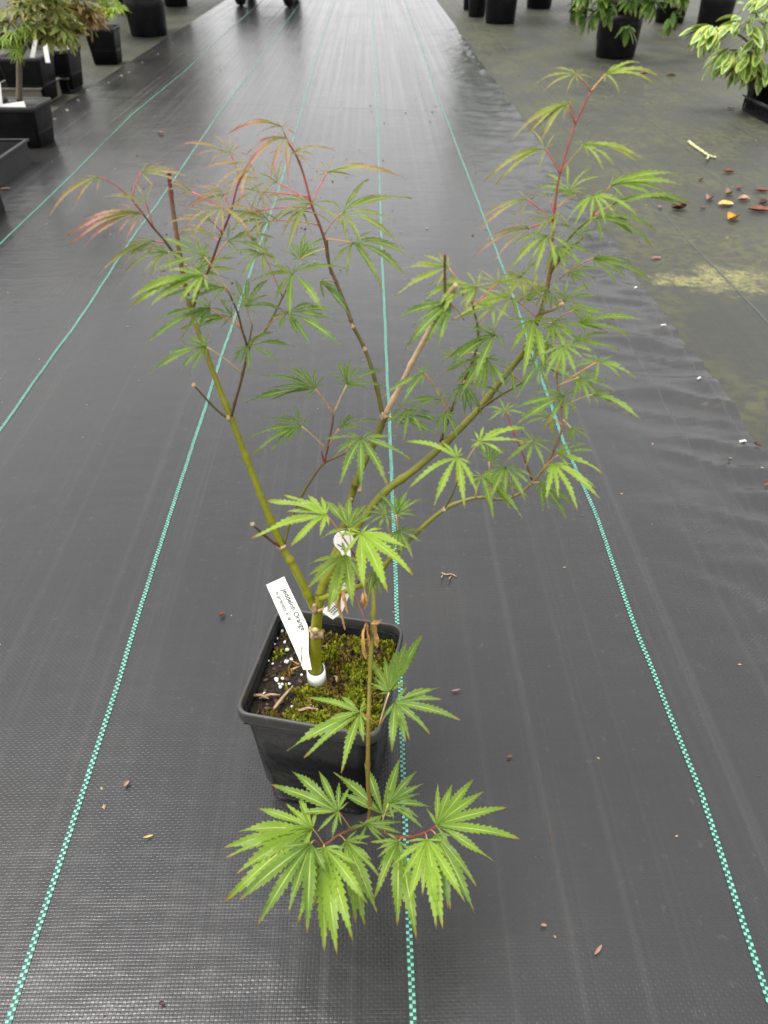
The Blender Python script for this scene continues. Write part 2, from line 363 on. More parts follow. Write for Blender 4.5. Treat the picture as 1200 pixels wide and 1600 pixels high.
strip('marker_line', cloth, M['line'], [(12, 1600), (165, 1130), (245, 870), (300, 700), (345, 560), (400, 400), (435, 300), (475, 160), (500, 70)])
strip('marker_line', cloth, M['line'], [(645, 1595), (628, 1150), (612, 740), (604, 560), (598, 430), (590, 200), (584, 50)])
strip('marker_line', cloth, M['line'], [(1198, 1555), (1095, 1240), (1000, 1000), (930, 800), (880, 690), (790, 430), (760, 350), (720, 245), (680, 140), (662, 80)])
strip('marker_line', cloth, M['line'], [(0, 672), (130, 490), (205, 375), (245, 320), (340, 180), (400, 100)])
strip('marker_line', cloth, M['line'], [(0, 382), (112, 274), (205, 180), (290, 110), (360, 45)])
for X in (.80, 1.10, 1.40): strip('faded_line', oc, M['old_line'], x=X, hf=old_h, width=.0045)

# ------------------------------------------------------------------ the pot
PH = .15
cor = [at_z(*p, PH) for p in [(370, 1103), (600, 1142), (624, 985), (433, 955)]]
pc = sum(cor, Vector()) / 4; side = sum((cor[i] - cor[(i + 1) % 4]).length for i in range(4)) / 4
PANG = math.atan2(cor[1].y - cor[0].y, cor[1].x - cor[0].x)
HS = side / 2 + .0035
def rsq(h, r, n=6):
    """rounded square outline"""
    out = []
    for qx, qy, a0 in ((1, 1, 0), (-1, 1, 90), (-1, -1, 180), (1, -1, 270)):
        for k in range(n + 1):
            a = math.radians(a0 + 90 * k / n); out.append((qx * (h - r) + r * math.cos(a), qy * (h - r) + r * math.sin(a)))
    return out
def square_shell(mb, levels, c=(0, 0, 0), ang=0, bulge=0):
    R = Matrix.Rotation(ang, 3, 'Z'); c = Vector(c); v = []; f = []
    for h, r, z in levels:
        for i, (x, y) in enumerate(rsq(h, r)):
            b = 1 + bulge * math.sin(z * 40 + i * .9) ; v.append(c + R @ Vector((x * b, y * b, z)))
    n = len(rsq(1, .1))
    for i in range(len(levels) - 1):
        for k in range(n): f.append((i * n + k, i * n + (k + 1) % n, (i + 1) * n + (k + 1) % n, (i + 1) * n + k))
    f0 = tuple(range(n))[::-1]; mb.add(v, f + [f0]); return mb
pot = link('plant_pot', None, loc=(pc.x, pc.y, .005))
tag(pot, 'small square black plastic pot of mossy soil holding the maple', 'plant pot')
z0 = .005
body = square_shell(MB(), [(HS * .80, .012, 0), (HS * .82, .016, .002), (HS * .835, .017, .012), (HS * .90, .015, .08), (HS * .945, .014, .128), (HS * .965, .013, .130), (HS * .968, .013, .1355),
                           (HS * .93, .012, .1355), (HS * .90, .012, .09), (HS * .85, .012, .03)], (pc.x, pc.y, z0), PANG, .004)
link('pot_body', body.mesh('pot_body'), pot, mat=M['pot']).data.polygons.foreach_set('use_smooth', [True] * len(body.f))
rimb = MB(); R_ = Matrix.Rotation(PANG, 3, 'Z'); n = len(rsq(1, .1)); v = []; f = []
for h, z in ((.93, .1345), (1.0, .1335), (1.005, .136), (1.003, .143), (.995, .1452), (.965, .1455), (.955, .1440), (.951, .138), (.945, .1250)):
    for x, y in rsq(HS * h, .010): v.append(Vector((pc.x, pc.y, z0)) + R_ @ Vector((x, y, z)))
for i in range(8):
    for k in range(n): f.append((i * n + k, i * n + (k + 1) % n, (i + 1) * n + (k + 1) % n, (i + 1) * n + k))
rimb.add(v, f); link('rim', rimb.mesh('rim'), pot, mat=M['rim'])
SOILZ = .124
def soil_h(x, y): return SOILZ + z0 + .0035 * noise.noise((x * 28, y * 28, 0)) + .0025 * noise.noise((x * 90, y * 90, 4)) + .001 * noise.noise((x * 260, y * 260, 4))
v = []; N = 56
for j in range(N + 1):
    for i in range(N + 1):
        p = Vector((pc.x, pc.y, 0)) + R_ @ Vector(((i / N - .5) * 1.87 * HS, (j / N - .5) * 1.87 * HS, 0)); v.append((p.x, p.y, soil_h(p.x, p.y)))
soil = link('potting_soil', mesh('potting_soil', v, [(j * (N + 1) + i, j * (N + 1) + i + 1, (j + 1) * (N + 1) + i + 1, (j + 1) * (N + 1) + i) for j in range(N) for i in range(N)]), pot, mat=M['soil'])
rs = random.Random(5)
def in_pot(u, v): return Vector((pc.x, pc.y, 0)) + R_ @ Vector((u * HS * .88, v * HS * .88, 0))
for mi, (mn, cnt) in enumerate((('moss', 9000), ('moss2', 3200))):
    mb = MB()
    for k in range(cnt):
        u, vv = rs.uniform(-1, 1), rs.uniform(-1, 1); p = in_pot(u, vv)
        d = noise.noise((p.x * 45, p.y * 45, 3 + mi * 5)) + .55 * sstep(-.9, .4, u) - .35 + (.25 if vv < -.45 and u < 0 else 0)
        if d < rs.uniform(-.05, .3): continue
        h = .0022 + .0028 * rs.random() + .003 * max(0, d); r = .0011; z = soil_h(p.x, p.y) - .0006; a = rs.random() * 6.28; lean = Vector((rs.uniform(-1, 1), rs.uniform(-1, 1), 0)) * h * .6
        for q in range(2):
            a2 = a + q * 1.57; e = Vector((math.cos(a2), math.sin(a2), 0)) * r; b = Vector((p.x, p.y, z)); mb.add([b - e, b + e, b + lean + e * .7 + Vector((0, 0, h)), b + lean * 1.2 - e * .7 + Vector((0, 0, h * .9))], [(0, 1, 2, 3)])
    tag(link('moss', mb.mesh('moss', False), soil, mat=M[mn]), kind='stuff')
def lump(name, r, seed, sx=1, sy=1, sz=1, sub=2):
    import bmesh
    bm = bmesh.new(); bmesh.ops.create_icosphere(bm, subdivisions=sub, radius=r)
    for q in bm.verts:
        k = 1 + .5 * noise.noise(q.co * (1.3 / r) + Vector((seed, 0, 0))); q.co = Vector((q.co.x * k * sx, q.co.y * k * sy, q.co.z * k * sz))
    m = bpy.data.meshes.new(name); bm.to_mesh(m); bm.free(); m.polygons.foreach_set('use_smooth', [True] * len(m.polygons)); return m
perl = [lump('perlite', .0019, s_, 1, .8, .8) for s_ in range(4)]
for (px, py) in [(437, 985), (432, 998), (440, 985), (449, 1016), (428, 1008), (448, 1032), (455, 1027), (447, 1017), (432, 1061), (433, 1063), (442, 1059), (452, 1067), (417, 1032), (438, 1074), (412, 1082), (405, 1060), (399, 1064), (401, 1070),
                 (486, 1098), (489, 1103), (494, 1106), (426, 1037), (585, 1022), (471, 1052), (507, 1033), (445, 1005), (422, 1009), (456, 1101), (565, 1080), (441, 1069), (436, 1068)]:
    p = at_z(px, py, SOILZ + z0 + .003); k = rs.uniform(.55, 1.2)
    link('perlite', rs.choice(perl), soil, (p.x, p.y, soil_h(p.x, p.y) + .0012 * k), M['perlite'], (rs.random() * 6, rs.random() * 6, 0), (k, k, k))
chipm = [lump('bark_chip', .004, 20 + s_, 1, .5, .28, 1) for s_ in range(3)]
for k in range(150):
    u, vv = rs.uniform(-1, 1), rs.uniform(-1, 1); p = in_pot(u, vv); q = rs.uniform(.25, 1.1)
    link('bark_chip', rs.choice(chipm), soil, (p.x, p.y, soil_h(p.x, p.y) + .0008), M['chip'] , (rs.uniform(-.4, .4), rs.uniform(-.4, .4), rs.random() * 6), (q, q, q))
for (a, b) in (((428, 1107), (458, 1072)), ((395, 1086), (420, 1092)), ((405, 1090), (438, 1086)), ((466, 1110), (495, 1108)), ((523, 1056), (526, 1066))):
    A = at_z(*a, SOILZ + z0 + .005); B = at_z(*b, SOILZ + z0 + .006); mid = (A + B) / 2 + Vector((.001, 0, .003)); mb = MB()
    pts = [A.lerp(mid, t) for t in (0, .5)] + [mid.lerp(B, t) for t in (0, .5, 1)]
    vs = []; 
    sdv = (B - A).cross(Vector((0, 0, 1))).normalized()
    for i, p in enumerate(pts):
        ww = .0015 * (1, 1.2, .8, .9, .3)[i]; vs += [p - sdv * ww, p + Vector((0, 0, .0006)), p + sdv * ww, p - Vector((0, 0, .0006))]
    mb.add(vs, [(4 * i + k, 4 * i + (k + 1) % 4, 4 * i + 4 + (k + 1) % 4, 4 * i + 4 + k) for i in range(4) for k in range(4)]); link('straw', mb.mesh('straw'), soil, mat=M['straw'])

# ------------------------------------------------------------------ the maple: trunk and branches (photo pixel, distance, radius in pixels)
TB = at_z(493, 1066, SOILZ + z0); Y0 = TB.y
tree = link('maple_tree', None, loc=TB)
tag(tree, 'young maple with green stems and deeply cut green and red-tinged leaves, nearest plant', 'maple tree')
GREEN, OLIVE, BROWN, WINE, RED, DEAD, LIME = (.185, .19, .006), (.115, .11, .014), (.11, .06, .03), (.13, .032, .035), (.42, .075, .09), (.56, .39, .25), (.2, .2, .01)
BR = {}
def branch(key, pts, c0, c1, name='branch', nodes=5, cm=None):
    """pts: (px, py, dY, radius px)"""
    q = crom([(a, b, Y0 + d, r) for a, b, d, r in pts], 7); P = [at_y(a, b, y) for a, b, y, r in q]; n = len(P)
    rad = []; cols = []
    for i, (p, (a, b, y, r)) in enumerate(zip(P, q)):
        R = .88 * r / ppm(p)
        if nodes and i % (nodes * 2) == nodes and 2 < i < n - 2: R *= 1.28
        rad.append(R); t = i / (n - 1)
        c = Vector(c0).lerp(Vector(c1), t) if cm is None else (Vector(c0).lerp(Vector(cm), t * 2) if t < .5 else Vector(cm).lerp(Vector(c1), t * 2 - 1)); cols.append(tuple(c))
    mb = MB(); tube(mb, P, rad, 10 if pts[0][3] > 4 else 7, cols); o = link(name, mb.mesh(name), tree, mat=M['bark'])
    BR[key] = [(a, b, y) for a, b, y, r in q]; return o
branch('T', [(494, 1072, .0, 12), (493, 1040, .0, 11.5), (493, 1005, .0, 10.5), (495, 970, 0, 9.5), (498, 945, .0, 9), (501, 925, .003, 8.5)], GREEN, GREEN, 'trunk', 0)
branch('A', [(492, 952, .0, 8), (476, 918, .003, 7.5), (455, 878, .008, 7), (440, 852, .012, 7), (410, 780, .02, 6.2), (385, 715, .028, 6), (362, 655, .034, 5.8), (340, 600, .04, 5), (318, 540, .045, 4.6), (300, 490, .05, 4.3), (288, 440, .052, 4.2), (278, 380, .055, 4), (268, 310, .06, 3.8), (263, 264, .06, 3.6)], GREEN, WINE, cm=GREEN)
branch('B', [(500, 930, .002, 8.5), (511, 895, .008, 8), (530, 848, .016, 6.5), (548, 780, .026, 6.5), (562, 738, .03, 6.5), (585, 690, .036, 6.5), (601, 652, .04, 6.5)], GREEN, OLIVE)
branch('B1', [(598, 648, .04, 4.5), (585, 590, .045, 3.8), (570, 545, .05, 3.5), (552, 510, .052, 3.5), (545, 490, .054, 3.6), (525, 440, .058, 3.2), (515, 415, .06, 3.1), (508, 378, .062, 2.6), (498, 348, .062, 2.3), (487, 320, .062, 2.3), (475, 275, .064, 2), (464, 245, .062, 2), (450, 222, .058, 1.8)], OLIVE, RED, cm=BROWN)
branch('B2', [(602, 648, .038, 5.5), (625, 605, .03, 5), (650, 555, .022, 5), (680, 500, .012, 4.8), (700, 462, .004, 5), (713, 445, 0, 5)], DEAD, (.35, .25, .14), 'dead_twig', 4)
branch('B3', [(696, 468, .006, 2.3), (695, 430, .004, 2.2), (695, 397, .0, 2.2)], BROWN, WINE, 'dead_twig', 2)
branch('C', [(502, 928, .004, 7), (520, 885, .008, 7), (548, 838, .014, 7), (596, 774, .022, 7), (650, 732, .028, 6.6), (698, 690, .034, 6.4), (747, 640, .04, 6), (782, 595, .044, 5.8), (817, 551, .048, 5), (838, 505, .05, 4.5), (852, 465, .052, 4), (860, 419, .054, 3.3), (864, 362, .055, 2.4), (869, 305, .055, 2.0), (875, 272, .055, 1.9), (890, 221, .055, 1.7), (899, 194, .055, 1.6), (923, 143, .05, 1.4)], GREEN, RED, cm=OLIVE)
branch('C2', [(858, 432, .054, 3), (869, 410, .05, 2.4), (893, 368, .044, 2.2), (926, 338, .04, 1.8)], OLIVE, OLIVE)
branch('C2b', [(868, 415, .05, 2), (888, 392, .046, 1.8), (911, 371, .044, 1.6)], OLIVE, OLIVE)
branch('C3', [(689, 690, .036, 3.2), (708, 635, .03, 2.8), (726, 593, .026, 2.6), (743, 551, .022, 2.4), (747, 516, .02, 2.2), (738, 475, .018, 1.8)], BROWN, OLIVE)
branch('C4', [(748, 641, .038, 2.6), (775, 622, .03, 2.2), (800, 607, .024, 2.2), (826, 592, .02, 1.6)], BROWN, OLIVE)
branch('C5', [(845, 490, .05, 3), (866, 482, .046, 3.6), (880, 474, .044, 3.8)], OLIVE, DEAD, 'dead_twig', 0)
branch('D', [(500, 936, -.004, 5.5), (520, 930, -.010, 5), (545, 922, -.018, 4.6), (580, 906, -.028, 4.6), (615, 868, -.03, 4.3), (650, 833, -.03, 4), (694, 796, -.028, 3.8), (729, 781, -.026, 3.3), (757, 777, -.026, 3), (782, 780, -.026, 2.8), (810, 772, -.026, 2.7), (838, 747, -.024, 2.6), (859, 716, -.02, 2.6), (876, 677, -.016, 2.4), (879, 655, -.012, 2), (872, 610, -.006, 1.4), (868, 565, -.002, 1.1)], GREEN, (.2, .09, .05), cm=OLIVE)
branch('D2', [(831, 749, -.024, 2.2), (817, 709, -.022, 1.8), (803, 677, -.02, 1.6), (791, 642, -.018, 1.3)], BROWN, RED)
branch('D3', [(694, 796, -.03, 2), (705, 776, -.034, 1.8), (715, 752, -.036, 1.6)], OLIVE, OLIVE, nodes=0)
branch('A2', [(361, 652, .034, 3), (369, 622, .03, 2.6), (378, 590, .028, 2.4), (386, 547, .026, 2.4), (378, 515, .025, 2.1), (371, 488, .024, 1.8), (358, 458, .022, 1.5)], BROWN, BROWN)
branch('A2b', [(386, 552, .026, 2), (398, 528, .03, 2), (415, 515, .034, 2.2), (446, 455, .044, 2)], BROWN, OLIVE, nodes=0)
branch('A2c', [(388, 540, .026, 1.6), (392, 520, .026, 1.5), (394, 508, .026, 1.4)], BROWN, (.15, .1, .02), nodes=0)
branch('A3', [(302, 480, .05, 2.8), (312, 448, .046, 2.5), (327, 419, .042, 2.4), (342, 377, .04, 2.1), (360, 332, .038, 2), (373, 285, .038, 1.9), (392, 258, .036, 1.7)], OLIVE, RED, cm=WINE)
branch('A4', [(283, 412, .054, 2.6), (258, 377, .048, 2.3), (240, 356, .045, 2.1), (222, 332, .042, 1.9), (206, 311, .04, 1.8)], OLIVE, RED, cm=BROWN)
branch('A5', [(437, 854, .01, 2.8), (420, 842, .004, 2.5), (396, 821, -.004, 2.3)], WINE, BROWN, 'dead_twig', 3)
branch('A6', [(356, 654, .032, 2.3), (335, 637, .028, 2), (303, 602, .02, 1.6)], OLIVE, BROWN, 'dead_twig', 3)
branch('E', [(444, 850, .012, 2.8), (455, 810, .018, 2.6), (470, 777, .022, 2.5), (488, 747, .024, 2.5), (506, 724, .026, 2.4), (539, 708, .028, 2)], OLIVE, BROWN)
branch('E2', [(507, 722, .026, 2), (514, 690, .03, 1.9), (519, 665, .032, 1.8), (521, 648, .034, 1.9)], WINE, BROWN)
branch('F', [(560, 912, -.02, 2), (562, 890, -.026, 1.9), (552, 865, -.03, 1.7), (535, 838, -.034, 1.5)], BROWN, (.25, .05, .03), nodes=0)
branch('S', [(572, 908, -.026, 4.6), (582, 915, -.03, 4.4), (584, 950, -.04, 4.2), (581, 1000, -.052, 4), (578, 1060, -.066, 3.9), (576, 1120, -.084, 3.8), (575, 1170, -.095, 3.8), (575, 1225, -.105, 3.7), (578, 1262, -.112, 3.3), (574, 1290, -.118, 2.6)], GREEN, (.16, .09, .02))
branch('S1', [(575, 1283, -.116, 2.4), (556, 1294, -.122, 2.2), (530, 1304, -.13, 2), (508, 1319, -.136, 2), (492, 1313, -.14, 1.6)], (.16, .09, .02), (.3, .06, .03), nodes=4)
branch('S2', [(576, 1281, -.117, 2.4), (602, 1302, -.124, 2.2), (636, 1308, -.13, 2.2), (664, 1301, -.134, 2), (682, 1291, -.136, 1.7)], (.16, .09, .02), (.3, .05, .04), nodes=4)
branch('B1t', [(517, 428, .06, 2), (513, 400, .058, 1.9), (511, 374, .056, 1.8)], OLIVE, OLIVE, nodes=0)
# graft scar, cut stubs and bud scales
def blob(name, px, py, dY, rpx, mat, seed, s=(1, 1, 1)):
    p = at_y(px, py, Y0 + dY); r = rpx / ppm(p); return link(name, lump(name, r, seed, *s), tree, p, mat)
blob('graft_scar', 494, 988, -.002, 12.0, M['callus'], 3, (1, .95, .75)); blob('graft_scar', 492, 951, -.003, 6, M['callus'], 5, (.8, .8, 2.0)); blob('graft_scar', 498, 948, -.0005, 9.3, M['callus'], 8, (1, 1, .3))
blob('pruning_cut', 492, 984, -.0092, 4.6, M['cut'], 2, (1, .6, 1)); blob('graft_scar', 492, 986, -.0075, 7, M['callus'], 12, (1, .7, 1.1)); blob('graft_scar', 600, 650, .037, 7.5, M['callus'], 9, (1, 1, .8)); blob('graft_scar', 440, 853, .011, 7.6, M['callus'], 11, (1, 1, .35))
for i, (a, b, d) in enumerate([(548, 780, .022), (562, 766, .022), (357, 653, .03), (395, 819, -.004), (580, 907, -.031), (694, 796, -.031), (303, 602, .02), (570, 546, .048), (551, 510, .05), (318, 541, .042)]): blob('bud', a, b, d, 3.6, M['callus'], 30 + i, (1, 1, 1.2))
branch('Bud', [(506, 722, .024, 2), (504, 713, .02, 1.6), (502, 704, .018, .6)], RED, WINE, 'bud', 0)

# ------------------------------------------------------------------ the maple: leaves (base pixel, lobe tips, brightness, redness)
LEAVES = [
 # upper left
 ((156,277), [(75,341),(88,322),(108,305),(113,330)], .45, .62, (206,311)), ((220,270), [(285,268),(312,285),(296,296),(262,252)], .4, .6, (206,311)),
 ((228,317), [(160,308),(172,303),(240,284),(196,320)], .35, .45, (240,356)), ((220,333), [(110,383),(105,370),(132,385),(130,345),(196,378)], .5, .95, (222,336)),
 ((243,377), [(150,434),(168,412),(188,421),(205,372)], .2, .35, (262,382)), ((282,365), [(345,370),(330,388),(300,350)], .2, .35, None),
 ((319,401), [(232,430),(244,372),(262,395),(305,372),(325,378),(300,415)], .3, .12, (351,456)), ((318,431), [(198,472),(205,480),(232,482),(250,425),(300,478)], .6, .12, (351,456)),
 ((352,450), [(256,466),(300,445),(290,474),(300,452)], .12, .05, None), ((328,482), [(228,537),(246,500),(250,518),(318,462),(308,520)], .15, .03, (376,516)),
 ((363,494), [(282,515),(300,520),(342,466),(350,478)], .1, .03, (376,516)), ((322,542), [(234,584),(250,560),(298,588),(290,522),(326,522)], .18, .02, (374,585)),
 ((387,542), [(462,542),(442,570),(390,586),(364,568),(432,518),(364,546)], .15, .02, None), ((384,479), [(366,436),(420,436),(448,486),(344,470),(430,476)], .15, .05, (394,508)),
 ((348,326), [(284,358),(300,372),(350,374),(396,374),(408,338),(330,300)], .5, .7, (346,366)), ((351,305), [(286,328),(300,292),(330,282),(372,286),(290,330)], .42, .75, (348,330)),
 ((360,239), [(271,230),(300,246),(323,257),(332,210),(372,216),(395,245)], .4, .8, (373,281)), ((356,377), [(440,410),(430,372),(378,398),(400,360),(332,362)], .12, .15, (330,419)),
 ((333,371), [(276,362),(290,352),(310,376)], .3, .5, None), ((300,300), [(262,286),(280,318),(250,300)], .3, .7, (360,332)), ((393,257), [(310,268),(330,300),(345,262),(372,330)], .45, .8, None),
 # top centre
 ((439,197), [(352,213),(372,196),(400,190),(424,186),(468,216),(454,192),(408,206)], .5, .95, (450,222)), ((448,215), [(372,286),(390,250),(386,240),(451,292),(400,222)], .55, 1.0, None),
 ((457,239), [(526,236),(500,230),(496,246),(412,244),(486,262)], .45, .6, None), ((433,285), [(336,300),(375,272),(409,250),(440,250),(400,326),(446,300),(380,310)], .35, .42, (480,314)),
 ((511,270), [(631,277),(600,264),(560,262),(500,250),(482,284),(556,276)], .55, .65, (490,318)), ((484,318), [(408,324),(416,355),(445,404),(452,366),(547,366),(420,306),(530,318)], .5, .35, (488,322)),
 ((536,332), [(643,311),(577,280),(630,388),(540,376),(516,312),(590,306)], .35, .22, (510,366)), ((551,380), [(646,404),(598,456),(640,438),(584,360),(514,418),(548,368),(622,384)], .3, .1, (510,372)),
 ((469,405), [(478,364),(450,376),(440,392),(510,372),(505,400)], .25, .05, (500,392)), ((457,428), [(452,504),(511,497),(392,440),(428,474),(540,420),(480,410),(420,412)], .3, .05, (450,455)),
 ((500,440), [(550,498),(545,480),(520,440)], .1, .02, (520,440)), ((448,488), [(532,486),(538,544),(486,542),(468,530),(490,472),(420,500)], .15, .02, (415,515)),
 ((420,345), [(360,360),(350,340),(386,322),(400,376)], .3, .3, (500,352)),
 # middle
 ((492,607), [(383,630),(410,586),(446,572),(466,570),(508,588),(425,624),(424,606)], .18, .02, (521,648)), ((542,601), [(548,562),(605,576),(512,582),(526,562),(602,604),(575,608)], .25, .02, (521,648)),
 ((471,666), [(389,684),(395,710),(422,706),(459,633),(410,654),(440,646),(488,648),(444,698)], .15, .02, (511,705)), ((530,670), [(594,657),(560,650),(575,672),(556,645)], .12, .02, (514,700)),
 ((564,685), [(564,771),(530,760),(606,759),(641,718),(503,688),(520,716),(622,682)], .3, .04, (552,706)),
 ((509,804), [(417,784),(393,841),(453,856),(502,776),(444,774),(500,838),(446,800)], .85, .12, (550,862)), ((545,825), [(546,773),(504,780),(575,786),(500,842),(592,804),(528,784)], .45, .08, (552,862)),
 ((564,834), [(645,898),(606,925),(568,920),(640,858),(600,825),(528,838)], 1.0, .06, (556,870)), ((540,868), [(479,922),(512,958),(551,952),(480,882),(534,845),(572,920),(524,950),(482,900)], .55, .1, (556,880)),
 ((602,805), [(560,800),(572,786),(598,776),(622,822),(590,828)], .3, .05, (612,850)), ((619,804), [(638,766),(660,780),(592,770),(618,772),(650,806)], .25, .04, (618,850)),
 ((623,829), [(645,872),(664,829),(610,868),(600,842)], .2, .05, (624,860)), ((584,890), [(596,932),(574,940),(606,918)], .3, .15, (576,908)),
 ((714,715), [(638,764),(677,796),(726,796),(634,690),(690,690),(722,698),(746,770)], .75, .06, (708,758)), ((612,652), [(680,657),(693,686),(660,642),(640,672)], .15, .02, None),
 ((663,583), [(596,622),(626,636),(640,590),(671,566),(650,574),(618,606)], .2, .02, (705,640)), ((689,625), [(622,634),(650,622),(642,640),(698,606),(706,640)], .12, .02, (700,650)),
 ((695,643), [(716,690),(678,682),(694,690),(720,650)], .2, .02, (694,672)),
 # right-hand mass
 ((700,418), [(626,420),(617,462),(650,440),(660,398),(700,398),(640,412)], .5, .28, (738,475)), ((720,440), [(664,470),(650,482),(690,500),(668,446)], .55, .12, (738,475)),
 ((705,475), [(631,549),(682,546),(615,500),(640,486),(700,500),(664,470)], .18, .05, (725,500)), ((773,523), [(691,586),(738,606),(722,510),(700,560),(768,505),(790,546),(742,518)], .3, .03, (746,540)),
 ((833,501), [(817,592),(796,552),(894,546),(850,580),(880,500),(790,500),(870,520)], .6, .04, (836,520)), ((799,464), [(720,484),(705,500),(812,500),(760,452),(738,470),(806,486)], .65, .2, (838,500)),
 ((778,443), [(735,432),(745,420),(842,440),(800,425),(726,452),(838,450)], .45, .35, (745,480)), ((859,455), [(845,492),(876,494),(814,458),(806,474),(890,470),(830,448)], .22, .15, None),
 ((897,485), [(954,496),(925,474),(905,470),(930,500),(940,486)], .55, .05, (862,505)), ((904,506), [(1006,500),(985,526),(960,500),(932,484),(950,520)], .5, .05, (858,512)),
 ((896,534), [(968,548),(950,520),(930,558),(880,552),(940,536)], .5, .05, (850,540)), ((936,564), [(995,592),(978,574),(880,582),(905,552),(960,556),(970,590)], .4, .05, (876,600)),
 ((927,616), [(1002,656),(985,640),(918,588),(950,604),(965,640)], .4, .05, (874,636)), ((882,620), [(800,640),(806,664),(884,668),(830,612),(850,604),(905,650),(908,606)], .28, .03, (874,640)),
 ((841,571), [(912,604),(880,590),(806,625),(870,566),(818,560),(860,612)], .1, .02, (826,592)), ((789,641), [(756,636),(762,658),(798,626),(826,650),(770,650)], .4, .04, None),
 ((724,600), [(726,652),(793,621),(698,630),(754,652),(770,600),(716,580)], .1, .02, (728,592)), ((749,690), [(824,668),(822,692),(790,712),(740,672),(790,668),(735,700)], .75, .05, (728,722)),
 ((764,721), [(738,684),(796,700),(740,700),(790,724),(770,690)], .15, .02, (770,776)), ((752,744), [(826,778),(817,812),(771,812),(726,744),(802,742),(742,770),(800,800)], .42, .04, (740,778)),
 ((873,711), [(929,704),(941,740),(918,692),(920,726),(880,692)], .8, .06, (852,728)), ((864,725), [(853,781),(941,784),(903,798),(930,762),(850,744)], .75, .06, (846,738)),
 ((843,754), [(848,802),(887,814),(902,798),(864,742),(880,780)], .25, .03, None), ((892,669), [(922,686),(898,694),(918,672),(884,690)], .45, .12, (879,655)),
 ((927,404), [(1017,437),(992,420),(964,444),(960,404),(985,408)], .35, .06, (874,436)), ((889,425), [(930,437),(920,455),(938,420),(900,450)], .3, .08, (872,420)),
 ((715,555), [(682,551),(690,566),(700,540),(730,580)], .3, .04, (743,551)), ((859,650), [(806,652),(826,640),(812,670),(866,690),(840,664)], .2, .1, (876,664)),
 ((862,505), [(905,540),(888,560),(930,515),(850,545)], .5, .05, None), ((800,585), [(770,600),(805,625),(780,570)], .15, .03, (812,596)),
 ((770,480), [(712,500),(742,470),(738,510),(800,500)], .5, .12, (747,516)), ((828,470), [(800,440),(840,425),(870,440),(790,470)], .4, .25, (848,485)),
 # upper right
 ((900,117), [(833,133),(844,148),(862,108),(926,122),(903,134),(915,106)], .75, .5, (923,143)), ((946,116), [(1031,120),(1024,132),(1000,98),(944,130),(985,106)], .85, .3, (923,143)),
 ((884,165), [(794,224),(800,218),(842,228),(818,220),(846,210),(822,190),(880,190)], .75, .45, (899,195)), ((890,160), [(862,172),(840,200),(826,206)], .6, .3, (899,195)),
 ((852,233), [(756,284),(772,292),(800,256),(867,209),(790,252)], .6, .42, (874,270)), ((911,227), [(1007,250),(998,254),(944,268),(893,221),(962,232),(920,246)], .6, .25, (875,272)),
 ((954,290), [(1073,293),(1064,274),(1028,309),(1000,270),(976,272),(1040,300)], .45, .06, (926,338)), ((956,320), [(1079,318),(1068,322),(1000,310),(990,330),(950,312)], .4, .08, (926,338)),
 ((927,305), [(884,348),(895,358),(947,354),(998,338),(902,330),(970,312)], .6, .06, (928,336)), ((932,341), [(1025,360),(1019,386),(1000,379),(968,332),(990,352),(900,372)], .35, .04, None),
 ((899,305), [(828,297),(850,285),(880,292),(828,312),(866,312)], .35, .1, (866,330)), ((824,312), [(740,352),(742,368),(780,322),(828,298),(770,330)], .5, .6, (856,340)),
 ((860,314), [(838,302),(876,306),(848,298)], .5, .5, (862,332)), ((827,357), [(738,404),(742,388),(770,412),(790,350),(768,370)], .45, .7, (856,348)),
 ((855,369), [(791,430),(833,438),(869,434),(902,404),(796,385),(880,362),(812,404)], .5, .14, (862,395)), ((872,335), [(850,346),(840,370),(888,330),(858,380)], .55, .2, None),
 ((905,366), [(868,350),(876,392),(930,380),(950,360)], .1, .04, None),
 # fill inside the crown
 ((262,395), [(178,402),(196,424),(236,434),(300,420),(214,384)], .25, .25, None), ((305,425), [(366,402),(380,424),(342,446),(330,396)], .2, .12, None), ((330,345), [(280,322),(296,364),(256,352),(310,318)], .4, .7, (346,366)),
 ((405,300), [(356,332),(420,344),(452,322),(380,278),(346,308)], .42, .55, (480,310)), ((395,332), [(330,347),(358,374),(410,388),(444,352),(380,306)], .4, .4, (488,326)), ((412,396), [(348,402),(376,434),(444,424),(420,366)], .25, .12, (440,458)),
 ((470,330), [(428,352),(440,372),(520,352),(462,372)], .4, .4, None), ((815,432), [(758,452),(788,474),(852,472),(842,408),(780,424)], .42, .22, (850,470)), ((880,540), [(850,594),(902,592),(934,552),(838,562),(880,600)], .35, .05, (872,590)),
 ((905,590), [(962,612),(950,580),(922,634),(894,630)], .4, .05, (872,606)), ((760,560), [(698,582),(718,622),(792,612),(802,572),(754,622)], .25, .04, (743,551)), ((745,450), [(688,440),(698,472),(782,472),(752,424),(722,490)], .5, .18, (738,478)),
 ((870,386), [(912,422),(932,402),(850,432),(884,430)], .4, .1, None), ((790,730), [(742,752),(764,788),(822,786),(836,748)], .3, .04, (800,774)), ((832,690), [(790,722),(852,734),(872,692),(814,668)], .35, .05, (812,694)),
 ((848,530), [(812,570),(880,574),(900,526),(806,534),(850,590)], .5, .06, None), ((886,300), [(940,276),(926,262),(850,270),(918,306)], .5, .2, (870,302)), ((858,340), [(808,356),(800,336),(884,352),(830,380)], .45, .35, None),
 ((640,640), [(600,664),(630,690),(690,664),(672,628)], .15, .02, (600,655)), ((880,470), [(940,462),(926,444),(906,500),(862,440)], .45, .08, None),
 # hanging shoot
